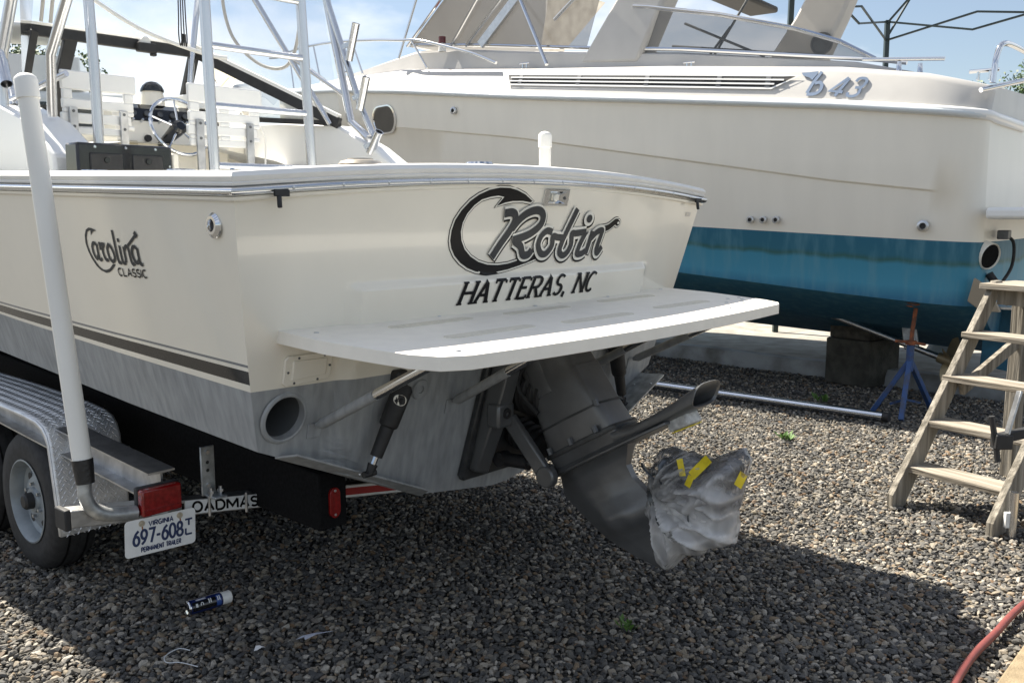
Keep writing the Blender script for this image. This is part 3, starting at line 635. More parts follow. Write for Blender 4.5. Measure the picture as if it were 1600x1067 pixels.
# platform struts
for u in (.42, 1.10, 1.95, 2.60):
    q0 = tp(u, 1.03, .012); q1 = Vector((u, -.50, plz(-.5) - PT - .012)); m = q0.lerp(q1, .55)
    h = MB(); h.tube([q0 + Vector((0, -.01, .01)), q0.lerp(q1, .06), m], .021, 12, rs=[.010, .021, .021]); st = h.build('strut', GREYP, boat)
    h = MB(); h.tube([m - (q1 - m) * .02, q1], .019, 12); h.build('rod', CHROME, st)
    h = MB(); h.prism([(u - .03, .985), (u + .03, .985), (u + .03, 1.045), (u - .03, 1.045)], lambda a, b_: tp(a, b_, .008), lambda a, b_: tp(a, b_, 0)); fixn(h.build('foot', GREYP, st, bevel=.002))
# trim tabs and actuators
def botz(u): return .968 - abs(.187 - min(u, BW - u)) * .353 / .813
for sg in (0, 1):
    mu = (lambda u: u) if sg == 0 else (lambda u: BW - u)
    h = MB(); t0 = [(mu(.27), 0), (mu(1.02), 0), (mu(.98), 1), (mu(.31), 1)]
    def ft(u, t, dz): p = tp(u, botz(u) - .004); return p + Vector((0, -(.20 if sg else .09) * t + .01, .035 * t + dz))
    h.prism(t0, lambda u, t: ft(u, t, .004), lambda u, t: ft(u, t, -.004)); tab = fixn(h.build('trim_tab', GALV if sg else GREYP, boat, smooth=0))
    for u, t in (((.4, .3), (.6, .3), (.9, .3), (.4, .85), (.92, .85)) if sg else ((.62, .6),)):
        h = MB(); p = ft(mu(u), t, .004); h.lathe(p, (0, 0, 1), [(0, .009), (.004, .008), (.005, 0)], 8); h.build('screw', STEEL, tab)
    top = tp(mu(.765), 1.150, .05); bot = tp(mu(.62), .815, .09) ; d = bot - top
    h = MB(); h.tube([top - d * .05, top, top + d * .42, top + d * .44, top + d * .46, top + d * .80], .03, 16, rs=[.03, .042, .040, .038, .029, .026]); ac = h.build('trim_actuator', BLACKM, boat)
    h = MB(); h.tube([top + d * .80, top + d * .90], .014, 10); h.build('ram', CHROME, ac)
    h = MB(); h.tube([top + d * .89, bot], .018, 10, rs=[.022, .016]); h.lathe(bot + Vector((-.03, 0, -.0)), (1, 0, 0), [(0, 0), (0, .014), (.06, .014), (.06, 0)], 10); h.build('clevis', BLACKM, ac)
    h = MB(); h.box(tp(mu(.765), 1.165) + Vector((-.03, -.05, -.02)), tp(mu(.765), 1.165) + Vector((.03, .02, .06))); h.build('bracket', BLACKM, ac, bevel=.01)
    if sg == 0:
        ax = d.normalized(); dirn = Vector((-.55, -.83, 0)); dirn = (dirn - ax * dirn.dot(ax)).normalized(); sd = ax.cross(dirn).normalized(); cc = top + d * .13
        fm_ = lambda u, v, dd=0.: cc + sd * (-.041 * sin(u / .041)) + dirn * (.0412 * cos(u / .041) + dd) - ax * v
        h = MB(); h.disc((0, 0), .030, .022, fm_, .001, 0); stk = h.build('sticker', LETW, ac, smooth=0)
        letters('LE', fm_, -.018, .010, -.007, .014, .004, LETK, stk, .002)

# stern drive (tilted up): frame with axis down the leg
dax = Vector((0, -.50, -.866)); daf = Vector((0, -.866, .50)); DX = Vector((1, 0, 0))
D0 = Vector((XC, -.06, 1.24))
def dp(x, aft, down): return D0 + DX * x + daf * aft + dax * down
sd = MB()
def shield(u0, u1, z0, z1, d0, d1):
    sd.prism([(u0, z0), (u1, z0), (u1, z1), (u0, z1)], lambda u, z: tp(u, z, d1), lambda u, z: tp(u, z, d0))
drive = bpy.data.objects.new('stern_drive', None)
sd.prism([(1.22, .66), (1.24, .63), (1.79, .63), (1.81, .66), (1.76, 1.20), (1.70, 1.33), (1.33, 1.33), (1.27, 1.20)], lambda u, z: tp(u, z, .035), lambda u, z: tp(u, z, 0))
drive = fixn(sd.build('stern_drive', DRIVED, boat, smooth=30, bevel=.008)); drive['label'] = 'dark graphite stern drive tilted up under the swim platform'
for s in (-1, 1):
    sd = MB(); sd.prism([(XC + s * .17, .65), (XC + s * .255, .68), (XC + s * .235, 1.05), (XC + s * .21, 1.30), (XC + s * .13, 1.30), (XC + s * .15, 1.0)], lambda u, z: tp(u, z, .135 - .05 * (z < .8)), lambda u, z: tp(u, z, .03)); fixn(sd.build('gimbal_side', DRIVE, drive, smooth=30, bevel=.012))
    sd = MB(); sd.box(tp(XC + s * .20, .95) + Vector((-.055, -.155, -.05)), tp(XC + s * .20, .95) + Vector((.055, -.08, .06))); sd.build('trunnion', DRIVE, drive, bevel=.012)
    sd = MB(); sd.lathe(tp(XC + s * .20, .965, .155), (0, -1, -.1), [(-.01, .026), (.004, .024), (.005, .013), (-.004, .012), (-.004, 0)], 18); sd.build('pivot_pin', BLACKM, drive)
    sd = MB(); a = tp(XC + s * .15, .93, .13); b_ = dp(s * .145, -.13, .55); sd.bar(a, b_, .035, .075, 0, (0, 0, 1)); sd.lathe(b_ - DX * .022, DX, [(0, 0), (0, .05), (.044, .05), (.044, 0)], 18); sd.build('tilt_arm', DRIVE, drive, bevel=.008)
    sd = MB(); a = tp(XC + s * .11, .72, .10); b_ = dp(s * .12, -.10, .52); m = a.lerp(b_, .55); sd.tube([a, m], .032, 14); sd.lathe(a - DX * .03, DX, [(0, 0), (0, .035), (.06, .035), (.06, 0)], 14); cy = sd.build('tilt_cylinder', BLACKM, drive)
    sd = MB(); sd.tube([m, b_], .013, 10); sd.build('ram', STEEL, cy)
# bellows
sd = MB(); a = tp(XC, 1.06, .04); prof = [(0, .10)]
for k in range(5): prof += [(.012 + k * .042, .125), (.030 + k * .042, .125), (.044 + k * .042, .105)]
sd.lathe(a, Vector((0, -1, -.12)), prof, 32, caps=True); sd.build('bellows', BLACKM, drive)
sd = MB(); a = tp(XC + .02, .83, .04); prof = [(0, .06)]
for k in range(5): prof += [(.012 + k * .04, .075), (.026 + k * .04, .075), (.038 + k * .04, .062)]
sd.lathe(a, Vector((0, -1, -.3)), prof, 24, caps=True); sd.build('exhaust_bellows', BLACKM, drive)
for s in (-1, 1):
    sd = MB(); sd.tube(smoothpts([tp(XC + s * .06, 1.22, .03), tp(XC + s * .10, 1.24, .14), dp(s * .13, -.10, .12), dp(s * .12, -.06, .28)], 6), .012, 8); sd.build('hose', RUBBER, drive)
# upper gear housing
def ring(x, a0, a1, dn, e=.22):
    pts_ = []
    for i in range(28):
        t = 2 * pi * i / 28; c_, s_ = cos(t), sin(t)
        px = x * (abs(c_) ** e) * (1 if c_ > 0 else -1); py = (abs(s_) ** e) * (1 if s_ > 0 else -1)
        pts_.append(dp(px * (1 - .22 * max(0, py)), lerp(a0, a1, .5 + .5 * py), dn))
    return pts_
sd = MB(); sd.loft([ring(.08, -.04, .14, -.06), ring(.10, -.06, .17, -.045), ring(.108, -.075, .19, 0), ring(.112, -.085, .215, .16), ring(.112, -.088, .222, .165), ring(.112, -.10, .25, .36), ring(.110, -.115, .275, .47)], True, True); sd.build('upper_housing', DRIVE, drive, smooth=32)
sd = MB(); sd.loft([ring(.1135, -.101, .252, .352), ring(.1145, -.102, .253, .357), ring(.1135, -.103, .255, .362)], True, False); sd.build('seam', DRIVED, drive)
sd = MB(); sd.loft([ring(.09, -.05, .12, .06), ring(.116, -.05, .12, .065), ring(.118, -.055, .13, .22), ring(.09, -.055, .13, .225)], True, False); sd.build('side_cover', DRIVE, drive, smooth=32)
for x_, a_, dn_ in ((.116, .20, .44), (-.118, .20, .44), (-.118, .05, .44), (-.118, -.08, .44), (-.11, .255, .34)):
    sd2 = MB(); sd2.lathe(dp(x_, a_, dn_ + .0), dax, [(0, 0), (.0, .013), (.030, .013), (.030, 0)], 6); sd2.build('bolt', CASTG, drive)
sd = MB(); sd.loft([ring(.118, -.13, .285, .465), ring(.121, -.135, .29, .475), ring(.118, -.13, .285, .488)], True, True); sd.build('flange', DRIVED, drive)
sd = MB(); sd.loft([ring(.105, -.125, .28, .485), ring(.095, -.135, .31, .515), ring(.088, -.14, .36, .535), ring(.11, -.15, .42, .556)], True, True); sd.build('mid_section', DRIVE, drive, smooth=45)
pl = [(-.02, -.175), (-.075, -.14), (-.115, -.02), (-.13, .15), (-.12, .36), (-.09, .52), (.09, .52), (.12, .36), (.13, .15), (.115, -.02), (.075, -.14), (.02, -.175)]
sd = MB(); sd.prism(pl, lambda x, a: dp(x, a, .552), lambda x, a: dp(x, a, .565)); fixn(sd.build('cavitation_plate', DRIVE, drive, smooth=30, bevel=.004))
def sn(x, a, d0, d1, sl=0.):
    P = []
    for i in range(20):
        t = 2 * pi * i / 20; c_, s_ = cos(t), sin(t); e = .6; q_ = (abs(s_) ** e) * (1 if s_ > 0 else -1)
        P.append(dp(x * (abs(c_) ** e) * (1 if c_ > 0 else -1), a + sl * (.5 - .5 * q_), lerp(d0, d1, .5 + .5 * q_)))
    return P
sd = MB(); sd.loft([sn(.085, .24, .47, .556), sn(.080, .34, .502, .556), sn(.080, .46, .500, .556), sn(.088, .56, .490, .556, .03), sn(.098, .63, .478, .556, .06), sn(.100, .66, .474, .556, .075)], True, False)
sd.loft([sn(.100, .66, .474, .556, .075), sn(.098, .664, .477, .553, .075), sn(.088, .655, .486, .544, .07), sn(.07, .50, .51, .54)], True, False)
sd.add(sn(.07, .50, .51, .54), [tuple(range(20))]); sd.build('exhaust_snout', DRIVE, drive, smooth=35)
sd = MB(); sd.loft([[dp(x, a, dn) for x, dn in ((-.05, .549), (-.058, .60), (.058, .60), (.05, .549))] for a in (.50, .545, .60)], True, True); sd.build('anode', BRIGHT, drive, bevel=.008)
sd = MB(); sd.bar(dp(-.06, .52, .604), dp(.06, .58, .604), .03, .004, 0, dax); sd.build('tape_scrap', YELLOW, drive)
# lower unit: one swept foil flowing into the gear case and the skeg
LEAD = ([.56, .60, .66, .76, .91, 1.0, 1.06, 1.11], [-.17, -.185, -.195, -.145, -.055, .03, .10, .16])
TRAIL = ([.56, .60, .64, .70, .757, .80, .86, .90, 1.0, 1.11], [.27, .235, .205, .205, .235, .26, .265, .25, .235, .225])
HALF = ([.56, .60, .68, .74, .79, .83, .87, .91, .95, 1.0, 1.11], [.085, .058, .044, .046, .060, .074, .064, .034, .016, .011, .008])
def foil(dn):
    P = []; n = 14; a0 = interp(*LEAD, dn); a1 = interp(*TRAIL, dn); w = interp(*HALF, dn)
    sh = lambda t: .12 + .88 * t / .34 if t < .34 else (1 if t < .62 else 1 - .6 * (t - .62) / .38)
    for i in range(n + 1): t = i / n; P.append(dp(w * sh(t), lerp(a0, a1, t), dn))
    for i in range(n, -1, -1): t = i / n; P.append(dp(-w * sh(t), lerp(a0, a1, t), dn))
    return P
sd = MB(); sd.loft([foil(.56 + .55 * k / 40) for k in range(41)], True, True); sd.build('lower_unit', DRIVE, drive, smooth=24)
TD = .83
# contra rotating propellers
for a_, rr, n_b, sg in ((.33, .185, 3, 1), (.42, .165, 3, -1)):
    sd = MB(); sd.lathe(dp(0, a_ - .05, TD), daf, [(0, .078), (.05, .074), (.09, .066)], 20, caps=True)
    for k in range(n_b):
        t0 = 2 * pi * k / n_b; rings = []
        for i in range(7):
            r_ = lerp(.06, rr, i / 6); ch_ = .13 * sin(pi * (.25 + .65 * i / 6)); tw = radians(lerp(55, 25, i / 6)) * sg; row_ = []
            for e in (-1, -.33, .33, 1):
                ang = t0 + e * ch_ / r_ * cos(tw) * .5; ad = e * ch_ * sin(tw) * .5
                row_.append(dp(r_ * cos(ang), a_ + ad, TD) + daf.cross(DX) * (r_ * sin(ang)))
            rings.append(row_)
        sd.loft(rings, False, False)
    p_ = sd.build('propeller', mat('prop_steel', (.10, .11, .12), .35, metal=.7), drive, smooth=50); sl_ = p_.modifiers.new('solid', 'SOLIDIFY'); sl_.thickness = .006

# ---- cockpit furniture and cabin (all fixed to the boat)
def coaming(x0, x1, prof, name='coaming'):
    b = MB(); b.prism(prof, lambda y_, z: Vector((x0, y_, z)), lambda y_, z: Vector((x1, y_, z))); return fixn(b.build(name, WHITE, boat, smooth=30, bevel=.015))
coaming(2.45, 2.62, [(1.90, 1.98), (1.96, 2.15), (2.22, 2.30), (2.60, 2.465), (3.3, 2.52), (4.3, 2.55), (4.3, 1.98)])
coaming(.33, .58, [(2.16, 1.98), (2.19, 2.15), (2.26, 2.20), (2.52, 2.345), (2.89, 2.455), (3.3, 2.50), (4.3, 2.52), (4.3, 1.98)])
h = MB(); h.box((.58, 3.75, 1.33), (2.45, 4.35, 2.42)); h.build('bulkhead', CREAM, boat, bevel=.02)
# dash and helm
h = MB(); h.prism([(3.42, 1.33), (3.42, 2.42), (3.48, 2.56), (3.74, 2.66), (3.75, 1.33)], lambda y_, z: Vector((1.26, y_, z)), lambda y_, z: Vector((2.10, y_, z))); hc = fixn(h.build('helm_console', CREAM, boat, bevel=.02))
h = MB(); h.prism([(3.440, 2.485), (3.472, 2.565), (3.54, 2.60), (3.54, 2.58), (3.48, 2.545), (3.448, 2.475)], lambda y_, z: Vector((1.32, y_, z)), lambda y_, z: Vector((2.04, y_, z))); fixn(h.build('gauge_panel', BLACKG, hc))
for k in range(7):
    h = MB(); x_ = 1.40 + .095 * k; h.lathe((x_, 3.453, 2.528), (0, -.9, .42), [(0, .021), (.010, .020), (.010, .017), (.006, .016), (.006, 0)], 16); h.build('gauge', CASTG, hc)
for k in range(10):
    h = MB(); x_ = 1.37 + .065 * k; h.tube([(x_, 3.425, 2.47), (x_, 3.39, 2.485)], .008, 6); h.build('switch', STEEL, hc)
h = MB(); h.lathe((1.62, 3.60, 2.60), (0, 0, 1), [(0, .085), (.06, .08), (.10, .07)], 24); cm = h.build('compass', CREAM, boat)
h = MB(); h.lathe((1.62, 3.60, 2.70), (0, 0, 1), [(0, .08), (.012, .08), (.04, .066), (.064, .038), (.072, 0)], 24); h.build('dome', SMOKE, cm)
h = MB(); h.box((1.84, 3.50, 2.60), (2.06, 3.72, 2.70)); h.build('chart_display', WHITE, boat, bevel=.01)
# steering wheel
wc = Vector((1.575, 3.16, 2.43)); wn = Vector((0, -.92, .38)).normalized(); wx = Vector((1, 0, 0)); wy = wn.cross(wx)
h = MB(); h.tube([wc + (wx * cos(2 * pi * k / 40) + wy * sin(2 * pi * k / 40)) * .205 for k in range(41)], .012, 8, caps=False); sw = h.build('steering_wheel', CHROME, boat)
for k in range(5):
    t = 2 * pi * k / 5 + .3; h = MB(); h.tube([wc - wn * .02, wc + (wx * cos(t) + wy * sin(t)) * .2], .007, 6); h.build('spoke', CHROME, sw)
h = MB(); h.lathe(wc - wn * .03, wn, [(-.25, .03), (0, .05), (.03, .05), (.045, .03), (.045, 0)], 20); h.build('hub', BLACKG, sw)
h = MB(); h.tube([wc - wn * .05, wc - wn * .26], .03, 16); h.build('column', BLACKM, sw)
for x_, z_, sx, sz in ((1.33, 2.25, .07, .09),):
    h = MB(); h.box((x_ - sx, 3.405, z_ - sz), (x_ + sx, 3.42, z_ + sz)); h.build('speaker_grille', mat('beige_plastic', (.55, .50, .38), .6), hc, bevel=.01)
h = MB(); h.box((1.50, 3.405, 2.13), (1.56, 3.42, 2.24)); h.build('rocker_switch', BLACKG, hc)
h = MB(); h.lathe((1.47, 3.41, 2.36), (0, -1, 0), [(0, .025), (.02, .022), (.02, 0)], 14); h.build('ignition_switch', BLACKM, hc)
# slatted ladder-back helm seats
def seat(x0, x1, y_, zb, zt, name):
    w = x1 - x0; hh = zt - zb; s = MB()
    lab = 'helm_seat'
    root = MB(); root.box((x0 + .02, y_ + .06, 1.98), (x1 - .02, y_ + .52, 2.06)); seat_o = root.build(lab, VINYL, boat, bevel=.02)
    def slat(a, b_, z0, z1, nm='slat'):
        m = MB(); m.box((x0 + a * w, y_ - .012, zb + z0 * hh), (x0 + b_ * w, y_ + .014, zb + z1 * hh)); m.build(nm, WHITE, seat_o, bevel=.008)
    slat(.02, 1., .70, 1.); slat(.02, .96, .405, .56); slat(.0, .92, .18, .34); slat(.03, .88, .0, .12)
    for a, b_ in ((.03, .16), (.42, .55), (.83, .96)):
        slat(a, b_, .55, .705, 'web'); slat(a, b_, .335, .41, 'web'); slat(a, b_, .11, .185, 'web')
    for a in (.14, .80):
        m = MB(); m.box((x0 + a * w - .024, y_ - .03, 1.95), (x0 + a * w + .024, y_ - .013, zb + .42 * hh)); br = m.build('bracket', ALUR, seat_o, bevel=.003)
        for zz in (.36, .12):
            m = MB(); m.lathe((x0 + a * w, y_ - .030, zb + zz * hh), (0, -1, 0), [(0, .009), (.004, .008), (.004, 0)], 8); m.build('bolt', CASTG, br)
    return seat_o
seat(.595, 1.04, 2.7, 2.30, 2.655, 'a'); seat(1.14, 1.645, 2.3, 2.245, 2.60, 'b')
h = MB(); h.box((1.14, 2.45, 1.33), (1.62, 2.95, 1.975)); h.build('seat_box', CREAM, boat, bevel=.03)
h = MB(); h.box((.60, 2.78, 1.33), (1.03, 3.2, 1.975)); h.build('seat_box', CREAM, boat, bevel=.03)
# black engine box hatch panel
h = MB(); h.box((.35, 1.96, 1.60), (.855, 2.10, 2.205)); eb = h.build('engine_box', BLACKG, boat, bevel=.012)
for a, b_ in ((.41, .58), (.63, .80)):
    h = MB(); h.box((a, 1.952, 1.98), (b_, 1.965, 2.155)); dr = h.build('door', BLACKM, eb, bevel=.012)
    h = MB(); h.lathe(((a + b_) / 2, 1.952, 2.12), (0, -1, 0), [(0, .016), (.008, .014), (.008, 0)], 12); h.build('latch', BLACKG, dr)
for x_, z_ in ((.44, 2.185), (.76, 2.185), (.835, 2.10), (.60, 2.185)):
    h = MB(); h.lathe((x_, 1.958, z_), (0, -1, 0), [(0, .008), (.004, .006), (.004, 0)], 8); h.build('screw', CHROME, eb)
h = MB(); h.box((.86, 1.97, 1.60), (.90, 2.12, 2.17)); h.build('box_trim', CREAM, boat, bevel=.01)

# windscreen: black frame, panes, side frames
YW = 3.8; ZT = 3.045
def wtop(x): return Vector((x, YW, ZT - .003 * 0))
frame = MB(); frame.bar((.90, YW, ZT), (2.10, YW, ZT), .05, .07); ws = frame.build('windscreen_frame', BLACKM, boat, bevel=.006)
h = MB(); h.bar((.90, YW, ZT + .046), (2.12, YW, ZT + .046), .05, .018); h.build('trim_strip', PVC, ws)
posts = [((.915, 3.78, ZT), (.84, 3.95, 2.44), .05), ((1.165, YW, ZT), (1.05, 3.95, 2.46), .085), ((2.075, YW, ZT), (2.02, 3.95, 2.56), .07)]
for a, b_, w_ in posts:
    h = MB(); h.bar(a, b_, w_, .05, 0, (0, 1, 0)); h.build('post', BLACKM, ws, bevel=.005)
h = MB(); h.bar((.84, 3.95, 2.56), (1.08, 3.95, 2.56), .04, .05); h.build('sill', BLACKM, ws)
h = MB(); h.bar((1.05, 3.95, 2.50), (2.02, 3.95, 2.52), .04, .05); h.build('sill', BLACKM, ws)
for (a, b_), nm in (((0, 1), 'pane'), ((1, 2), 'pane')):
    p0, p1, p2, p3 = Vector(posts[a][0]), Vector(posts[b_][0]), Vector(posts[b_][1]), Vector(posts[a][1])
    h = MB(); h.add([p0, p1, p2, p3] , [(0, 1, 2, 3)]); h.build(nm, GLASS, ws, smooth=0)
sA = Vector((2.085, YW, ZT)); sB = Vector((2.46, 2.57, 2.475)); sC = Vector((2.30, 3.55, 2.56))
h = MB(); h.bar(sA, sB, .04, .075); h.build('side_rail', BLACKM, ws, bevel=.005)
h = MB(); h.bar(sA + Vector((0, 0, .052)), sB + Vector((0, 0, .052)), .045, .022); h.build('trim_strip', PVC, ws)
h = MB(); h.bar(sB, sC, .04, .035); h.build('side_sill', BLACKM, ws)
h = MB(); h.add([sA, sB, sC], [(0, 1, 2)]); h.build('pane', GLASS, ws, smooth=0)
# wiper motor
h = MB(); h.box((1.60, YW - .08, ZT - .055), (1.74, YW - .027, ZT + .01)); h.box((1.70, YW - .075, ZT - .075), (1.74, YW - .035, ZT - .05)); h.build('wiper_motor', BLACKM, ws, bevel=.008)
h = MB(); h.lathe((1.67, YW - .02, ZT + .02), (0, -1, 0), [(0, .04), (.03, .038), (.036, 0)], 16); h.build('wiper_boss', PVC, ws)

# tower: ladder, legs, rod holders
tw = bpy.data.objects.new('tower', None)
def tube(name, path, r, m=ALU, par=None, seg=12):
    b = MB(); b.tube(path, r, seg); return b.build(name, m, par)
lad = tube('tower_ladder', [(.828, 1.5, 1.40), (.828, 1.5, 2.094), (.812, 1.5, 2.95), (.80, 1.5, 3.45)], .027, ALU, boat, 14)
tube('rail', [(1.425, 1.5, 1.40), (1.422, 1.5, 2.116), (1.380, 1.5, 2.98), (1.36, 1.5, 3.45)], .027, ALU, lad, 14)
for z_, x0, x1 in ((2.385, .826, 1.402), (2.675, .82, 1.392), (2.965, .812, 1.382), (3.25, .805, 1.37), (2.09, .828, 1.422), (1.8, .828, 1.424)): tube('rung', [(x0, 1.5, z_), (x1, 1.5, z_ + .004)], .018, ALU, lad)
leg = tube('tower_leg', [(2.47, 2.27, 2.36), (2.47, 2.455, 2.483), (2.45, 2.668, 3.325), (2.44, 2.75, 3.65)], .028, ALU, boat, 14)
tube('tower_leg', [(2.52, 2.24, 2.32), (2.50, 2.40, 2.62), (2.42, 2.62, 3.30), (2.40, 2.72, 3.65)], .022, ALU, boat, 12)
tube('tower_leg', [(2.42, 2.62, 2.47), (2.25, 2.95, 3.05), (2.12, 3.2, 3.5)], .02, ALU, boat, 12)
tube('tower_leg', [(.50, 2.58, 2.38), (.48, 2.50, 2.70), (.46, 2.2, 2.95), (.45, 2.0, 3.4)], .027, ALU, boat, 14)
tube('tower_leg', [(.47, 3.02, 2.47), (.46, 3.1, 2.74), (.45, 2.86, 3.05), (.44, 2.7, 3.5)], .026, ALU, boat, 14)
tube('tower_leg', [(.665, 2.40, 2.02), (.665, 2.4, 2.62), (.655, 2.4, 3.02), (.65, 2.4, 3.4)], .028, ALU, boat, 14)
tube('tower_leg', [(.36, 2.86, 2.38), (.37, 2.88, 2.75), (.40, 2.75, 3.05), (.42, 2.68, 3.5)], .024, ALU, boat, 12)
tube('tower_brace', [(.46, 3.02, 2.50), (.60, 2.6, 2.62)], .018, ALU, boat)
tube('tower_brace', [(2.46, 2.50, 2.66), (2.26, 2.92, 2.98)], .016, ALU, boat)
tube('tower_brace', smoothpts([(1.20, 3.72, 3.34), (1.50, 3.5, 3.1), (1.85, 3.3, 2.96), (1.98, 3.2, 2.93)], 5), .014, PVC, boat)
tube('tower_leg', [(1.93, 3.68, 2.55), (2.00, 3.7, 3.0), (2.10, 3.74, 3.5)], .022, ALU, boat)
def rod_holder(p, q, r):
    p = Vector(p); q = Vector(q); b = MB(); d = (q - p); b.lathe(p, d, [(0, r), (d.length, r), (d.length + .006, r + .003), (d.length + .006, r - .003), (d.length * .3, r - .004)], 18); o = b.build('rod_holder', ALU, boat, smooth=40)
    b = MB(); b.bar(p.lerp(q, .5), p.lerp(q, .5) + Vector((-.04, .06, -.03)), .015, .03); b.build('weld_tab', ALU, o)
rod_holder((2.45, 2.438, 2.891), (2.45, 2.353, 3.121), .027); rod_holder((2.45, 2.333, 2.553), (2.45, 2.258, 2.759), .027); rod_holder((2.45, 2.235, 2.26), (2.45, 2.137, 2.391), .029)
rod_holder((.34, 2.75, 2.55), (.36, 2.90, 2.76), .03); rod_holder((.36, 2.45, 2.22), (.40, 2.66, 2.36), .03)
# clear curtains zipped to the tower
h = MB(); h.add([(1.0, 3.76, 3.10), (2.08, 3.76, 3.10), (2.12, 3.62, 3.6), (1.0, 3.62, 3.6)], [(0, 1, 2, 3)]); h.build('clear_curtain', ISING, boat, smooth=0)
h = MB(); h.add([(2.09, 3.78, 3.10), (2.46, 2.56, 2.54), (2.43, 2.74, 3.55), (2.12, 3.64, 3.62)], [(0, 1, 2, 3)]); cu = h.build('clear_curtain', ISING, boat, smooth=0)
def cp(s, t): # on the side curtain
    a = Vector((2.09, 3.78, 3.10)).lerp(Vector((2.46, 2.56, 2.54)), s); b_ = Vector((2.12, 3.64, 3.62)).lerp(Vector((2.43, 2.74, 3.55)), s); return a.lerp(b_, t) + Vector((-.012, -.004, 0))
tube('zip', smoothpts([cp(.16, 1), cp(.18, .6), cp(.28, .25), cp(.48, .11), cp(.68, .22), cp(.80, .6), cp(.79, 1)], 8), .012, mat('grey_binding', (.48, .46, .42), .6), cu)
h = MB(); h.add([(.90, 3.76, 3.10), (.44, 2.80, 2.56), (.44, 2.70, 3.5), (.92, 3.62, 3.6)], [(0, 1, 2, 3)]); h.build('clear_curtain', ISING, boat, smooth=0)
for x_, z_ in ((1.015, 3.1), (.955, 3.1)): tube('curtain_binding', [(x_, 3.755, z_), (x_ + .03, 3.62, 3.6)], .012, mat('grey_binding', (.5, .5, .5)), boat)
h = MB()
# tangle of dark lines hanging from the tower
for k in range(4): h.tube(smoothpts([(1.30 + .012 * k, 2.6, 3.5), (1.29 + .015 * k, 2.6, 3.05), (1.285 + .018 * k, 2.6, 2.93 - .01 * k), (1.30 + .012 * k, 2.61, 2.86), (1.31 + .006 * k, 2.6, 2.93)], 5), .004, 5)
h.build('hanging_cords', BLACKM, boat)
# deck fittings on the covering board
for x_, y_ in ((.155, 1.35), (.16, .62), (2.84, .45), (2.87, 1.3), (2.55, .17)):
    z_ = interp(SY, GZ, y_) + .056 + (archz(x_) if y_ < .3 else 0)
    h = MB(); h.lathe((x_, y_, z_), (0, 0, 1), [(0, .055), (.005, .052), (.007, .032), (-.02, .03), (-.02, 0)], 22); h.build('rod_holder_flange', CHROME, boat)
h = MB(); p = tp(.62, 2.03); h.lathe((.585, .06, 2.04), (0, 0, 1), [(0, .085), (.012, .075), (.016, .05), (.022, .048), (.024, 0)], 26); h.build('deck_plate', mat('bronze_plate', (.62, .55, .45), .3, metal=.6), boat)
h = MB(); h.lathe((1.18, -.0, 2.06), (0, 0, 1), [(0, .06), (.010, .055), (.013, 0)], 20); h.build('deck_plate', CHROME, boat)
for k in range(4):
    h = MB(); h.lathe((.06 + .065 * k, .10 + .05 * (k % 2), 2.003), (0, 0, 1), [(0, .009), (.006, .007), (.007, 0)], 8); h.build('snap', CHROME, boat)
# white grab handle cable by the console
tube('microphone_lead', smoothpts([(1.62, 2.30, 2.40), (1.665, 2.3, 2.30), (1.66, 2.3, 2.12), (1.68, 2.3, 2.0)], 5), .006, PVC, boat)

# ================================================================== TRAILER
tr = thing('boat_trailer', 'aluminium tandem boat trailer with diamond plate fender under the fishing boat', 'trailer', BLOC, BROT)
def vz(x): return .690 - .15 * min(abs(x + .26), abs(BW + .26 - x))     # V shaped cross member
h = MB(); rings = []
for x_ in (-.27, XC, BW + .27): rings.append([(x_, y_, vz(x_) + z_) for y_, z_ in ((.80, -.035), (.88, -.035), (.88, .035), (.80, .035))])
h.loft(rings, True, True); cb = h.build('cross_beam', ALUR, tr, smooth=0, bevel=.004)
for x_ in (-.27, BW + .27):
    s = -1 if x_ < 0 else 1; h = MB(); h.box((min(x_, x_ + s * .025), .792, vz(x_) - .042), (max(x_, x_ + s * .025), .888, vz(x_) + .042)); h.build('end_cap', BLACKM, cb, bevel=.006)
# white name strip
FB = lambda x_, v, d=0.: Vector((x_, .7985 - d, vz(x_) + v))
h = MB(); h.stroke([(.20, 0), (1.0, 0)], .060, FB, .0); ns = h.build('name_strip', PLATEW, cb, smooth=0)
letters('LOADMASTER', FB, .190, .70, -.021, .042, .0105, LETK, ns, .001, gap=.3)
for x_ in (.31, .49): 
    h = MB(); h.tube([(x_, .793, vz(x_) - .045), (x_, .793, vz(x_) + .045)], .006, 8); h.build('u_bolt', STEEL, cb)
# I beams
for x0 in (.125, BW - .125):
    h = MB()
    def ib(y0, y1):
        r = []
        for y_ in (y0, y1):
            z0 = .79 + .055 * (y_ - .83)
            r.append([(x0 + a, y_, z0 + b_) for a, b_ in ((-.06, 0), (.06, 0), (.06, -.008), (.005, -.010), (.005, -.112), (.06, -.114), (.06, -.122), (-.06, -.122), (-.06, -.114), (-.005, -.112), (-.005, -.010), (-.06, -.008))])
        h.loft(r, True, True)
    ib(.84, 6.2); h.build('frame_rail', ALUR, tr, smooth=0)
for y_ in (2.0, 3.1, 4.4):
    h = MB(); h.box((.13, y_, .50), (BW - .13, y_ + .09, .62)); h.build('cross_member', ALUR, tr, bevel=.004)
h = MB(); h.box((XC - .06, 4.4, .50), (XC + .06, 9.2, .62)); h.build('tongue', ALUR, tr, bevel=.004)
for x_ in (.25, BW - .25):
    h = MB(); h.bar((x_, 6.1, .80), (XC, 8.2, .60), .05, .10); h.build('tongue_rail', ALUR, tr)
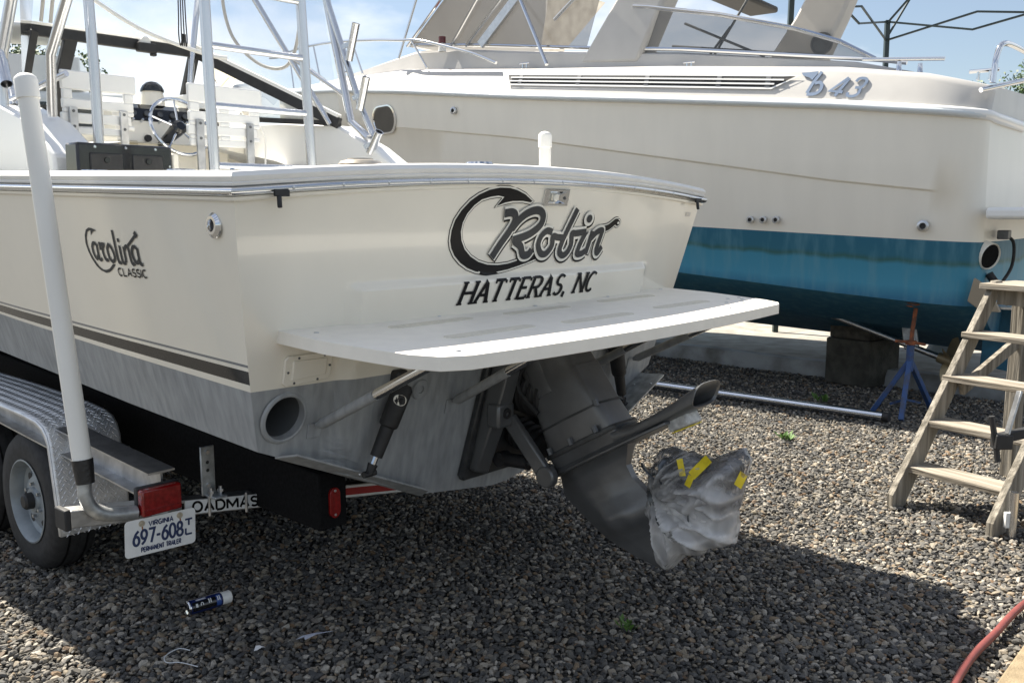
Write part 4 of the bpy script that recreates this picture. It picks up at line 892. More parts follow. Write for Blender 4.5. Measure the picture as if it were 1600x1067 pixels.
# bunks
for s in (0, 1):
    a = (.548, .69) if s == 0 else (BW - .69, BW - .548)
    h = MB(); h.loft([[(x_, y_, z_) for x_, z_ in ((a[0], .525 + .02 * y_), (a[1], .525 + .02 * y_), (a[1], .765 + .045 * y_), (a[0], .765 + .045 * y_))] for y_ in (.33, 2.0, 6.4)], True, True); bk = fixn(h.build('bunk', CARPET, tr, bevel=.008))
    x_ = (a[0] + a[1]) / 2
    h = MB(); F3 = lambda u, v, d=0.: Vector((x_ + u, .33 - d, .645 + v))
    ov = [(.027 * cos(t), .055 * (1 if sin(t) > 0 else -1) * .6 + .03 * sin(t) * 1.1) for t in [2 * pi * i / 24 for i in range(24)]]
    h.prism(ov, lambda u, v: F3(u, v, .014), lambda u, v: F3(u, v, 0)); rf = fixn(h.build('reflector', RED, bk, bevel=.004))
    for v in (-.052, .052):
        h = MB(); h.lathe(F3(0, v, .014), (0, -1, 0), [(0, .006), (.002, .005), (.002, 0)], 8); h.build('screw', STEEL, rf)
h = MB(); h.stroke([(1.02, 0), (1.5, 0)], .058, FB, .001); stp = h.build('reflective_strip', PLATEW, cb, smooth=0)
h = MB(); h.stroke([(1.02, 0), (1.5, 0)], .036, FB, .002); h.build('red_tape', mat('red_tape', (.35, .02, .02), .4), stp, smooth=0)
# galvanised upright bracket
h = MB(); h.box((.275, .785, .655), (.340, .795, .87)); h.box((.285, .70, .655), (.345, .795, .664)); br = h.build('bunk_bracket', GALV, tr, bevel=.003)
for z_ in (.845, .70): 
    h = MB(); h.lathe((.305, .785, z_), (0, -1, 0), [(0, .012), (.008, .010), (.008, 0)], 6); h.build('bolt', STEEL, br)
for z_ in (.80, .765):
    h = MB(); h.lathe((.305, .7848, z_), (0, -1, 0), [(0, .008), (.0004, .0)], 10); h.build('hole', BLACKM, br)
for x_ in (.29, .335):
    h = MB(); h.tube([(x_, .74, .655), (x_, .74, .70)], .008, 8); h.lathe((x_, .74, .675), (0, 0, 1), [(0, 0), (0, .014), (.012, .014), (.012, 0)], 6); h.build('bolt', STEEL, br)
# tail lights
for x_ in (.07, BW - .07):
    h = MB(); h.box((x_ - .086, .735, .645), (x_ + .086, .775, .755)); tl = h.build('tail_light', RED, tr, bevel=.008)
    h = MB(); h.box((x_ - .090, .772, .642), (x_ + .090, .80, .760)); h.build('housing', BLACKM, tl, bevel=.006)
    h = MB(); h.box((x_ - .080, .731, .668), (x_ + .080, .737, .672)); h.build('rib', RED, tl)
# guide posts
for s in (0, 1):
    mx_ = (lambda x_: x_) if s == 0 else (lambda x_: BW - x_)
    if s == 0: pb, pt = Vector((-.215, .79, .90)), Vector((-.262, .955, 2.372))
    else: pb, pt = Vector((2.62, .82, .90)), Vector((2.66, .86, 2.34))
    h = MB(); L_ = (pt - pb); h.tube([pb, pb + L_ * .96], .036, 20); po = h.build('guide_post', PVC, tr)
    u_ = L_.normalized(); h = MB(); h.tube([pt - u_ * t_ for t_ in (.095, .0945, .028, .016, .006, .0)], .04, 24, rs=[.037, .0415, .0415, .037, .025, .004]); h.build('cap', PVC, po, smooth=60)
    h = MB(); h.tube([pb - L_.normalized() * .075, pb + L_.normalized() * .02], .039, 18, rs=[.034, .040]); h.build('tape_wrap', TAPE, po)
    sx = 1 if s == 0 else -1
    el = [pb - L_.normalized() * .05, pb + Vector((0, -.004, -.13)), pb + Vector((sx * .03, -.01, -.19)), pb + Vector((sx * .09, -.015, -.222)), pb + Vector((sx * .19, -.015, -.235))]
    if s: el[-1] = pb + Vector((.1, -.015, -.32))
    h = MB(); h.tube(smoothpts(el, 6), .027, 14); h.build('elbow', GALV, po)
# wheels
def wheel(x_, y_, s):
    z_ = .372
    c = Vector((x_, y_, z_)); ax = Vector((s, 0, 0))  # outboard direction
    h = MB(); h.lathe(c, ax, [(-.105, .215), (-.112, .27), (-.105, .335), (-.075, .362), (-.03, .370), (.03, .370), (.075, .362), (.105, .335), (.112, .27), (.105, .215)], 48)
    ty = h.build('wheel', RUBBER, tr, smooth=50)
    for gx in (-.045, 0, .045):
        h = MB(); h.lathe(c + ax * gx, ax, [(-.005, .3712), (-.004, .3685), (.004, .3685), (.005, .3712)], 48); h.build('tread_groove', BLACKP, ty)
    h = MB(); h.lathe(c, ax, [(.106, .215), (.112, .222), (.114, .214), (.095, .200), (.05, .192), (.04, .17), (.055, .14), (.07, .10), (.07, .07), (.085, .062), (.085, 0)], 40); h.build('rim', mat('rim_white', (.24, .27, .29), .45, metal=.3, var=.2), ty, smooth=40)
    for k in range(6):
        t = 2 * pi * k / 6; p = c + Vector((s * .062, .125 * cos(t), .125 * sin(t)))
        h = MB(); h.lathe(p, ax, [(0, .026), (.002, .0)], 14); h.build('slot', BLACKM, ty)
        p = c + Vector((s * .07, .085 * cos(t + .5), .085 * sin(t + .5))); h = MB(); h.lathe(p, ax, [(0, .011), (.018, .010), (.02, 0)], 6); h.build('nut', STEEL, ty)
    h = MB(); h.lathe(c + ax * .07, ax, [(0, .045), (.05, .042), (.06, .03), (.06, 0)], 20); h.build('hub_cap', BLACKM, ty)
for y_ in (2.22, 3.05): wheel(.20, y_, -1)
for y_ in (2.22, 3.05): wheel(BW - .20, y_, 1)
# fenders with raised tread
for s in (0, 1):
    mx_ = (lambda x_: x_) if s == 0 else (lambda x_: BW - x_)
    prof = [(1.63, .34), (1.655, .50), (1.70, .77), (1.72, .815), (1.76, .85), (1.83, .872), (2.0, .885), (2.65, .90), (3.45, .90), (3.58, .83), (3.66, .6), (3.7, .4)]
    h = MB(); h.loft([[(mx_(x_), y_, z_) for x_ in (.02, .035, .19, .35, .36)] for y_, z_ in prof], False, False)
    fe = h.build('fender', DIAM, tr, smooth=50); so_ = fe.modifiers.new('solid', 'SOLIDIFY'); so_.thickness = .006; so_.offset = -1
    h = MB(); h.loft([[(mx_(.02), y_, z_), (mx_(.018), y_ + (0 if i > 6 else .02), z_ - (.018 if i > 2 else 0))] for i, (y_, z_) in enumerate(prof)], False, False); sk = h.build('fender_skirt', DIAM, fe, smooth=50)
    sk.modifiers.new('solid', 'SOLIDIFY').thickness = .004
    if s == 0:
        h = MB(); acc = 0; k = 0
        for i in range(len(prof) - 4):
            a = Vector((0, *prof[i])); b_ = Vector((0, *prof[i + 1])); d = (b_ - a); n_l = d.length; d.normalize(); nn = Vector((0, -d.z, d.y)); t = acc
            while t < n_l:
                p0 = a + d * t; k += 1
                for j in range(13):
                    x_ = .034 + j * .0255 + (.0128 if k % 2 else 0)
                    if x_ > .352: continue
                    sg = 1 if (k + j) % 2 else -1; du = (Vector((1, 0, 0)) * .7 * sg + d * .7) * .0115; dv = (Vector((1, 0, 0)) * -.7 * sg + d * .7) * .0032; p = p0 + Vector((x_, 0, 0)) + nn * .0004
                    h.add([p - du, p + dv, p + du, p - dv, p + nn * .0026 + du * .4, p + nn * .0026 - du * .4], [(0, 1, 5), (1, 4, 5), (1, 2, 4), (2, 3, 4), (3, 5, 4), (3, 0, 5)])
                t += .0185
            acc = t - n_l
        tp_ = h.build('raised_tread', DIAM, fe, smooth=0, kind='stuff')
# licence plate
lp = MB(); PC = Vector((.064, .752, .560)); ta = radians(2.2)
FP = lambda u, v, d=0.: PC + Vector((u * cos(ta) + v * sin(ta), -d + .12 * v * 0, v * cos(ta) - u * sin(ta)))
hw, hh = .1525, .076; rc = .016
ol = []
for cx, cz, a0 in ((hw - rc, hh - rc, 0), (-hw + rc, hh - rc, 90), (-hw + rc, -hh + rc, 180), (hw - rc, -hh + rc, 270)): ol += arc(cx, cz, rc, rc, a0, a0 + 90, 5)
lp.prism(ol, lambda u, v: FP(u, v, .0015), lambda u, v: FP(u, v, 0)); plate = fixn(lp.build('license_plate', PLATEW, tr, smooth=0)); plate['label'] = 'white trailer plate with navy numerals hanging below the tail light'
letters('VIRGINIA', FP, -.052, .052, .040, .019, .005, LETB, plate, .0025, gap=.35)
letters('697-608', FP, -.118, .094, -.030, .058, .0105, LETB, plate, .0025, gap=.20)
letters('T', FP, .106, .138, .006, .026, .008, LETB, plate, .0025); letters('L', FP, .108, .136, -.032, .026, .008, LETB, plate, .0025)
letters('PERMANENT TRAILER', FP, -.085, .085, -.062, .0185, .0045, LETB, plate, .0025, gap=.32)
for u in (-.082, .082):
    h = MB(); h.lathe(FP(u, .056, .001), (0, -1, 0), [(0, .013), (.003, .013), (.003, .007), (.006, .006), (.006, 0)], 16); h.build('washer', mat('brassy_steel', (.55, .50, .40), .4, metal=.7), plate)
    h = MB(); h.stroke([(u + .002, .043), (u + .004, .02)], .006, FP, .0021); h.build('rust_streak', RUST, plate, smooth=0)
h = MB(); h.box((.03, .756, .60), (.10, .765, .70)); h.build('plate_bracket', GALV, tr)

# ================================================================== PLASTIC BAG round the propellers
bag_c = dp(0, .37, TD)
rt_ = Matrix.Rotation(BROT, 4, 'Z')
camB = Vector((-1.696, -2.727, 1.861))
bag_c = Vector((XC, -.882, .675))
OUT = [(-0.755, 0.9), (-0.709, 0.87), (-0.668, 0.765), (-0.658, 0.623), (-0.687, 0.516), (-0.738, 0.393), (-0.776, 0.361), (-0.844, 0.454), (-0.928, 0.47), (-0.968, 0.513), (-1.074, 0.555), (-1.076, 0.656), (-1.085, 0.716), (-1.108, 0.837), (-1.121, 0.917), (-1.087, 0.949), (-1.033, 0.924), (-0.955, 0.884), (-0.846, 0.897)]
def rad_at(th):
    d = Vector((cos(th), sin(th))); best = .2
    for (y0, z0), (y1, z1) in zip(OUT, OUT[1:] + OUT[:1]):
        a = Vector((y0 - bag_c.y, z0 - bag_c.z)); e = Vector((y1 - y0, z1 - z0)); den = d.x * e.y - d.y * e.x
        if abs(den) < 1e-9: continue
        t = (a.x * e.y - a.y * e.x) / den; u = (a.x * d.y - a.y * d.x) / den
        if t > 0 and -1e-6 <= u <= 1 + 1e-6: best = t
    return best
RAD = [rad_at(2 * pi * k / 720) for k in range(720)]
NECK = Vector((-.715, .70))
def film_layer(scale, seed, sub):
    bm = bmesh.new(); bmesh.ops.create_icosphere(bm, subdivisions=sub, radius=1); FOLD = []; S_ = Vector((seed * 3.1, seed * 1.7, seed * 2.3))
    for v in bm.verts:
        d = v.co.normalized(); rho = sqrt(d.y * d.y + d.z * d.z); th = atan2(d.z, d.y); rr_ = RAD[int(th / (2 * pi) * 720) % 720] * 1.0 * scale
        y_ = rr_ * cos(th) * rho ** .85; z_ = rr_ * sin(th) * rho ** .85; x_ = d.x * .155 * scale
        P2 = Vector((y_ + bag_c.y, z_ + bag_c.z)) - NECK; ph_ = atan2(P2.y, -P2.x); dist = P2.length; sg = 1 if d.x > 0 else -1
        nv = Vector((y_ * 6, z_ * 6, sg * 3.)) + S_; nn_ = noise.noise(nv); n2_ = noise.noise(nv * 1.7 + Vector((4, 4, 4)))
        f1 = 1 - abs(sin(4.0 * ph_ + 1.3 * nn_ + sg + seed)); f2 = 1 - abs(sin(9 * ph_ + 1.6 * n2_ + seed)); f3 = 1 - min(1, abs(noise.noise(nv * 2.6)) * 2.6)
        amp = min(1, dist / .12)
        x_ *= .60 + amp * (.44 * f1 ** 2.2 + .16 * f2 ** 2.5) + .02 * f3 ** 2
        k_ = 1 - .05 * f2 * rho + .012 * f3
        lowz = min(1, max(0, (.55 - d.z) / .9)); FOLD.append(min(1, (.55 * f2 ** 5 + .40 * f1 ** 5) * amp + .75 * lowz * (.5 + .5 * f3) + .10 * f3 ** 4))
        v.co = Vector((x_, y_ * k_, z_ * k_))
    me = bpy.data.meshes.new('plastic_bag'); bm.to_mesh(me); bm.free(); fa = me.attributes.new('pleat', 'FLOAT', 'POINT'); fa.data.foreach_set('value', FOLD)
    me.materials.append(BAGM); me.polygons.foreach_set('use_smooth', [True] * len(me.polygons)); return me
me = film_layer(1., 0, 6)
bag = bpy.data.objects.new('plastic_bag', me); COL.objects.link(bag)
bag.rotation_euler = (0, 0, BROT); bag.location = Vector(BLOC) + rt_ @ bag_c
for k_, sc_ in ((1, .88), (2, .74)):
    lo_ = bpy.data.objects.new('inner_layer', film_layer(sc_, k_, 5)); COL.objects.link(lo_); lo_.parent = bag
tag(bag, 'crumpled clear plastic bag taped over the propellers of the tilted stern drive', 'plastic bag')
# yellow tape strips laid on the bag skin
bvh = BVHTree.FromPolygons([v.co for v in me.vertices], [p.vertices for p in me.polygons])
o_ = camB - bag_c
def onbag(y_, z_):
    tgt = Vector((0, y_ - bag_c.y, z_ - bag_c.z)); d = (tgt - o_).normalized(); h_ = bvh.ray_cast(o_, d)
    return (h_[0] if h_[0] else tgt) - d * .004
for A_, B_, w_ in (((-.807, .856), (-.825, .786), .030), ((-.942, .881), (-.865, .794), .038), ((-.865, .794), (-.846, .746), .028), ((-1.098, .850), (-1.072, .791), .034)):
    h = MB(); n_s = 8; a = Vector(A_); b_ = Vector(B_); nn = Vector((-(b_ - a).y, (b_ - a).x)).normalized() * w_ / 2; L1 = []; R1 = []
    for i in range(n_s + 1):
        p = a.lerp(b_, i / n_s); L1.append(onbag(*(p + nn))); R1.append(onbag(*(p - nn)))
    h.loft([[l, r] for l, r in zip(L1, R1)], False, False); h.build('yellow_tape', YELLOW, bag)

# ================================================================== MOTOR CRUISER
CO = Vector((3.85, 7.7, 0)); CR = atan2(.613, -.79)
cru = thing('motor_cruiser', 'large cream motor cruiser with worn blue bottom, propped on blocks and a stand', 'boat', CO, CR)
# local coords: x = along (forward), y = -n (n: towards the far side), z up
def cl(a, n, z): return Vector((a, -n, z))
CA = [0, 1.24, 3.2, 4.9, 6.9, 8.5, 9.8, 10.8, 11.5]
CSZ = [2.66, 2.81, 3.0, 3.16, 3.39, 3.56, 3.69, 3.79, 3.86]
CSN = [.02, 0, 0, .03, .22, .60, 1.05, 1.50, 1.98]
CCZ = [1.04, 1.12, 1.27, 1.42, 1.63, 1.88, 2.2, 2.6, 3.1]
CCN = [.16, .15, .17, .24, .55, 1.0, 1.4, 1.72, 1.99]
CKZ = [.42, .48, .56, .64, .78, 1.0, 1.35, 1.9, 2.9]
KNZ = [1.99, 2.14, 2.44, 2.70, 2.93, 3.1, 3.24, 3.35, 3.45]
def corner(a): q_ = 1 - min(a, .5) / .5; return .30 * (1 - sqrt(max(0, 1 - q_ * q_)))
def csn(a): return interp(CA, CSN, a) + corner(a)
def csec(a, side=0):
    sz, sn_, cz, cn, kz, kn = (interp(CA, q, a) for q in (CSZ, CSN, CCZ, CCN, CKZ, KNZ))
    wl = max(cz + .05, 1.6 + .043 * a); P = []
    def nn(z): t = (sz - z) / (sz - cz); return lerp(sn_, cn, t ** 1.4) + corner(a)
    fade = min(1, max(0, (a - .1) / .25))
    for z in (sz, lerp(sz, kn, .5), kn + .015): P.append((nn(z) , z))
    P.append((nn(kn) + .022 * fade, kn - .004))
    for z in (lerp(kn, wl, .5), wl, lerp(wl, cz, .5), cz): P.append((nn(z) + .022 * fade * (1 if z > cz else 0), z))
    P += [(lerp(cn, 2.0, .5), lerp(cz, kz, .52)), (2.0, kz)]
    return P
h = MB(); AS = [0, .012, .03, .06, .1, .16, .24, .32, .4, .5, .75] + [1 + k * .25 for k in range(43)]
for side in (0, 1):
    rings = [[cl(a + max(0, .12 * (2.6 - z)) * max(0, 1 - a / 1.2) * 0, (n if side == 0 else 4.0 - n), z) for n, z in csec(a)] for a in AS]
    k = len(rings[0])
    for i in range(len(rings) - 1):
        for j in range(k - 1):
            h.add([rings[i][j], rings[i + 1][j], rings[i + 1][j + 1], rings[i][j + 1]], [(0, 1, 2, 3)], 0 if j < 5 else 1)
ch = h.build('hull', [CHULL, BLUEB], cru, smooth=45)
bm = bmesh.new(); bm.from_mesh(ch.data); bmesh.ops.remove_doubles(bm, verts=bm.verts, dist=.0005); bmesh.ops.recalc_face_normals(bm, faces=bm.faces); bm.to_mesh(ch.data); bm.free(); ch.data.set_sharp_from_angle(angle=radians(42))
# transom of the cruiser, rounded corner
h = MB(); s0 = csec(0)
L0 = [cl(0, n, z) for n, z in s0]; R0 = [cl(0, 4 - n, z) for n, z in s0]
rows = []
for p, q in zip(L0, R0): rows.append([p + Vector((-.06 * sin(pi * t) , 0, 0)) + (q - p) * t for t in [i / 14 for i in range(15)]])
for j in range(len(rows) - 1):
    for i in range(14): h.add([rows[j][i], rows[j][i + 1], rows[j + 1][i + 1], rows[j + 1][i]], [(0, 1, 2, 3)], 0 if j < 5 else 1)
ct = h.build('transom', [CHULL, BLUEB], cru, smooth=40)
# topsides above the rub rail and the deck
def dz(a): return interp(CA, CSZ, a) + interp([0, .5, 1.2, 3, 7, 11.5], [.26, .33, .36, .36, .30, .02], a)
h = MB(); rings = []
for a in AS:
    sz = interp(CA, CSZ, a); sn_ = csn(a); t = dz(a); m_ = min(.16, (2 - sn_) * .4); w2 = min(.55, (2 - sn_) * .7)
    row_ = [(sn_, sz), (sn_ + .02, sz + .05), (sn_ + m_ * .75, t - .06), (sn_ + m_, t - .015), (sn_ + m_ + min(.08, (2 - sn_) * .1), t), (sn_ + w2, t + .02), (2.0, t + .07)]
    rings.append([cl(a, n, z) for n, z in row_] + [cl(a, 4 - n, z) for n, z in row_[-2::-1]])
h.loft(rings, False, False); h.add([p for p in rings[0]], [tuple(range(len(rings[0])))]); cd = fixn(h.build('deck', CRW, cru, smooth=40))
# rub rail
rr_ = [cl(a, csn(a) - .012, interp(CA, CSZ, a) + .005) for a in AS]
rr_ = [cl(-.07, 1.5, 2.645), cl(-.04, .7, 2.65), cl(-.016, .42, 2.655)] + rr_
h = MB(); h.tube(rr_, .045, 10); h.build('rub_rail', WHITE, cru, smooth=60)
h = MB(); h.tube([p + Vector((0, .022, -.008)) for p in rr_], .030, 8); h.build('rail_strip', mat('rail_grey', (.62, .66, .68), .35, coat=.3), cru, smooth=60)
# louvre vent
FV = lambda a, z, d=0.: cl(a, interp(CA, CSN, a) + .02 + (z - interp(CA, CSZ, a) - .05) / max(.05, dz(a) - .11 - interp(CA, CSZ, a)) * .12 * .83 - d - .006, z)
def vent_z(a): return interp([1.6, 5.0], [3.045, 3.365], a)
h = MB(); h.loft([[FV(lerp(5.03, 1.62, i / 30), vent_z(lerp(5.03, 1.62, i / 30)) + .055, .006), FV(lerp(4.97, 1.84, i / 30), vent_z(lerp(4.97, 1.84, i / 30)) - .055, .006)] for i in range(31)], False, False); lv = h.build('louvre_vent', BLACKM, cru, smooth=0)
for o in (.021, -.019):
    h = MB(); n_s = 30
    h.loft([[FV(a, vent_z(a) + o + dz_, d_) for dz_, d_ in ((-.0075, .006), (-.0075, .018), (.0075, .018), (.0075, .006))] for a in [lerp(4.97, 1.72 + (.021 - o) * 2.2, i / n_s) for i in range(n_s + 1)]], True, True); h.build('slat', WHITE, lv, smooth=0)
for a in (4.85, 4.05, 3.2, 2.4, 1.9):
    h = MB(); h.loft([[FV(a_, vent_z(a_) + o, d_) for o, d_ in ((-.05, .005), (-.05, .012), (.05, .012), (.05, .005))] for a_ in (a, a - .05)], True, True); h.build('mullion', CASTG, lv, smooth=0)
h = MB(); h.stroke([(5.04, vent_z(5.04) + .06), (1.58, vent_z(1.58) + .06), (1.83, vent_z(1.83) - .06), (4.97, vent_z(4.97) - .06), (5.04, vent_z(5.04) + .06)], .018, FV, .009, 0, 0, .15); h.build('surround', WHITE, lv, smooth=0)
# raised badge "b 43"
LBL = mat('badge_satin', (.20, .26, .36), .4, metal=.3)
def badge(strokes, w_, poly=None):
    b = MB()
    for j, s_ in enumerate(strokes):
        sp = smoothpts([(*p, 0) for p in s_], 5) if len(s_) > 3 else [Vector((*p, 0)) for p in s_]
        pts_ = [(p.x, p.y) for p in sp]; n = len(pts_); P0 = MB(); P0.stroke(pts_, w_, FV, .007 + .0006 * j); P1 = MB(); P1.stroke(pts_, w_, FV, .0)
        k = n; b.add(P0.v + P1.v, P0.f + [(i, i + 1, 2 * k + i + 1, 2 * k + i) for i in range(k - 1)] + [(k + i, k + i + 1, 3 * k + i + 1, 3 * k + i) for i in range(k - 1)] + [(0, k, 3 * k, 2 * k), (k - 1, 2 * k - 1, 4 * k - 1, 3 * k - 1)])
    if poly:
        b.prism(poly, lambda a, z: FV(a, z, .0065), lambda a, z: FV(a, z, .0))
    return b.build('badge_letter', LBL, cru, smooth=0)
badge([[(1.381, 3.125), (1.442, 3.031), (1.485, 2.935)], [(1.427, 3.02), (1.384, 3.026), (1.359, 2.996), (1.371, 2.946), (1.417, 2.922), (1.485, 2.925)]], .030, [(1.57, 3.132), (1.495, 3.13), (1.418, 3.133), (1.412, 3.118), (1.457, 3.053), (1.487, 3.078), (1.547, 3.102)])
badge([[(1.226, 2.889), (1.122, 3.043)], [(1.13, 3.047), (1.28, 2.940), (1.162, 2.920)]], .027)
badge([[(1.061, 3.008), (1.035, 3.033), (0.985, 3.029), (0.97, 3.001), (1.002, 2.955), (1.060, 2.954)], [(1.012, 2.950), (1.023, 2.901), (1.063, 2.877), (1.115, 2.886), (1.115, 2.915)]], .025)
# porthole
FH = lambda a, z, d=0.: cl(a, interp(CA, CSN, a) + (interp(CA, CCN, a) - interp(CA, CSN, a)) * max(0, (interp(CA, CSZ, a) - z) / (interp(CA, CSZ, a) - interp(CA, CCZ, a))) ** 1.4 - d, z)
PHa, PHz = 7.28, 3.065
def pill(hw_, hh_, n=10): return [(PHa + (hw_ - hh_) + hh_ * cos(-pi / 2 + pi * i / n), PHz + hh_ * sin(-pi / 2 + pi * i / n)) for i in range(n + 1)] + [(PHa - (hw_ - hh_) + hh_ * cos(pi / 2 + pi * i / n), PHz + hh_ * sin(pi / 2 + pi * i / n)) for i in range(n + 1)]
h = MB(); h.loft([[FH(a, z, d_) for a, z in pill(w_, w_ * .62)] for w_, d_ in ((.30, .002), (.295, .018), (.265, .02), (.255, .005))], True, False); ph = h.build('porthole', CHROME, cru)
h = MB(); h.add([FH(a, z, .006) for a, z in pill(.258, .16)], [tuple(range(22))]); h.build('pane', SMOKE, ph, smooth=0)
# through hulls
for a, z, r_ in ((2.0, 1.785, .035), (1.87, 1.785, .035), (1.74, 1.785, .035), (.42, 1.74, .05), (5.85, 3.07, .045)):
    p = FH(a, z, .026); h = MB(); h.lathe(p, (0, 1, 0), [(-.03, r_), (.012, r_), (.018, r_ * .8), (.018, r_ * .55), (.0, r_ * .5), (.0, 0)], 18); tf = h.build('through_hull', STEEL, cru)
    h = MB(); h.lathe(p + Vector((0, .003, 0)), (0, 1, 0), [(0, 0), (0, r_ * .5)], 14); h.build('bore', BLACKM, tf)
# cabin trunk / windscreen coaming
h = MB(); rings = []
for a in [.7, 1.2, 2, 3, 4, 5, 6, 6.6, 7.0, 7.6, 8.4, 9.2]:
    t = dz(a); n0 = .42 + max(0, a - 6.2) * .25; hh_ = interp([.7, 1.2, 3, 6, 7.0, 9.2], [.03, .08, .17, .26, .26, .05], a)
    rings.append([cl(a, n0, t - .03), cl(a, n0 + .04, t + hh_ * .85), cl(a, n0 + .10, t + hh_), cl(a, 4 - n0 - .10, t + hh_), cl(a, 4 - n0 - .04, t + hh_ * .85), cl(a, 4 - n0, t - .03)])
h.loft(rings, False, False); h.add(rings[0], [(0, 1, 2, 3, 4, 5)]); fixn(h.build('cabin_trunk', CRW, cru, smooth=35))
# canvas and glass enclosure: tinted panels between chrome frames
def EN(a, z, n=.5): return cl(a, n, z)
h = MB(); h.add([EN(6.95, 3.98), EN(5.77, 3.86), EN(4.20, 3.68), EN(3.9, 4.6), EN(5.0, 4.9), EN(5.85, 4.9)], [(0, 1, 2, 3, 4, 5)]); en = h.build('enclosure_panel', TINT, cru, smooth=0)
h = MB(); h.add([EN(6.95, 3.98), EN(5.85, 4.9), EN(5.85, 4.9, 3.5), EN(6.95, 3.98, 3.5)], [(0, 1, 2, 3)]); h.build('windscreen_panel', TINT, cru, smooth=0)
h = MB(); wing = [(3.5, 3.50), (3.42, 4.02), (2.6, 3.84), (1.80, 3.61), (1.36, 3.44), (1.03, 3.25)]; h.add([EN(a, z) for a, z in wing], [tuple(range(6))]); wp = h.build('wing_panel', TINT, cru, smooth=0)
h = MB(); h.tube([EN(a, z, .49) for a, z in [(3.6, 4.05)] + wing[1:]], .022, 10); h.build('wing_rail', CHROME, wp)
h = MB(); h.tube([EN(a, z, .49) for a, z in ((6.9, 4.0), (5.7, 3.87), (4.2, 3.68), (3.0, 3.54), (1.0, 3.24), (.75, 3.19))], .02, 8); h.build('sill_rail', CHROME, cru)
for P in ([(6.95, 3.98), (5.85, 4.92)], [(5.95, 3.88), (4.75, 4.92)], [(4.9, 4.66), (3.7, 4.35)], [(4.62, 4.03), (3.55, 4.8)], [(6.2, 3.9), (5.35, 4.9)]):
    h = MB(); h.tube([EN(a, z, .46) for a, z in P], .018, 8); h.build('frame_tube', CHROME, cru)
h = MB(); h.bar(EN(5.72, 3.87, .47), EN(4.88, 4.6, .47), .05, .10); h.build('frame_panel', STEEL, cru)
for P in ([(3.35, 3.95), (2.4, 3.5)], [(3.5, 3.72), (1.8, 3.45)], [(2.35, 4.5), (3.0, 3.54)], [(3.1, 3.5), (2.8, 3.85)]):
    h = MB(); h.tube([EN(a, z, 1.2) for a, z in P], .014, 8); h.build('frame_tube', CASTG, cru)
tube('strut', [cl(5.5, .62, 4.9), cl(4.55, .22, 3.50)], .022, CHROME, cru); tube('strut', [cl(6.65, .5, 4.9), cl(7.0, .35, 3.82)], .016, CHROME, cru)
# radar arch legs
for n0, off in ((.42, 0.), (3.25, -.9)):
    h = MB(); wd = .32
    pr = [(4.265, 3.50), (3.50, 3.44), (3.22, 4.10), (2.85, 5.1), (3.35, 5.1), (3.83, 4.16)]
    h.prism(pr, lambda a, z: cl(a + off, n0 + .10 * (z - 3.4), z + (0 if off == 0 else .12)), lambda a, z: cl(a + off, n0 + wd + .10 * (z - 3.4), z + (0 if off == 0 else .12))); ar = fixn(h.build('radar_arch_leg', CRW, cru, smooth=30, bevel=.05, bseg=3))
    if off:
        h = MB(); h.lathe(cl(2.53, n0 + .0, 3.93), (0, 1, 0), [(-.02, .14), (.012, .135), (.012, .115), (.004, .11), (.004, 0)], 24); h.build('speaker', CASTG, ar)
h = MB(); h.box((1.95, -3.9, 5.02), (3.35, -.5, 5.2)); h.build('radar_arch_top', WHITE, cru, bevel=.05)
h = MB(); h.box((3.2, -3.5, 4.42), (3.6, -.6, 4.50)); h.build('canvas_roll', BLACKM, cru, bevel=.03)
# rails
rl = [(5.25, 3.58), (5.6, 3.72), (5.97, 3.83), (6.6, 4.0), (7.0, 4.05), (7.6, 4.14)]
RLN = lambda a: interp(CA, CSN, a) + .12
path = [cl(a, RLN(a), z) for a, z in rl] + [cl(a, RLN(a), z) for a, z in ((8.6, 4.26), (9.6, 4.36), (10.6, 4.44), (11.3, 4.48))] + [cl(11.75, 2.0, 4.5)]
br_ = tube('bow_rail', smoothpts(path, 4), .018, CHROME, cru)
for a, da in ((6.75, .28), (8.2, .25), (9.5, .2), (10.7, .15)):
    zt_ = interp([5.25, 5.97, 6.6, 7.6, 9.6, 11.3], [3.58, 3.83, 4.0, 4.14, 4.36, 4.48], a); tube('stanchion', [cl(a, RLN(a), zt_), cl(a - da, RLN(a - da) + .02, dz(a - da))], .013, CHROME, br_)
rail2 = tube('grab_rail', [cl(1.10, .36, 3.235), cl(.40, .36, 3.175)], .017, CHROME, cru)
for a in (.78, .60): 
    h = MB(); h.lathe(cl(a, .36, dz(a) - .01), (0, 0, 1), [(0, .035), (.02, .025), (.10, .018)], 12); h.build('post', CHROME, rail2)
def cleat(a, n, z, s=1.):
    h = MB(); h.tube([cl(a + .09 * s, n, z + .06 * s), cl(a - .09 * s, n, z + .06 * s)], .013 * s, 8); c_ = h.build('cleat', CHROME, cru)
    for k in (-.035, .035): 
        h = MB(); h.tube([cl(a + k * s, n, z), cl(a + k * s, n, z + .06 * s)], .012 * s, 8); h.build('cleat_foot', CHROME, c_)
cleat(.10, .45, 2.98, 1.3); cleat(4.95, .34, dz(4.95) + .02, .8); cleat(8.6, .9, dz(8.6) + .02, 1.2); cleat(2.85, .36, dz(2.85) + .01, .7)
# stern rail hoop
tube('stern_rail', smoothpts([cl(-.02, .20, 2.92), cl(-.03, .24, 3.15), cl(-.06, .40, 3.26), cl(-.10, 1.2, 3.28)], 6), .024, CHROME, cru); tube('stern_rail', [cl(.05, .12, 2.86), cl(-.25, .6, 2.98), cl(-.3, 1.4, 3.0)], .022, CHROME, cru)
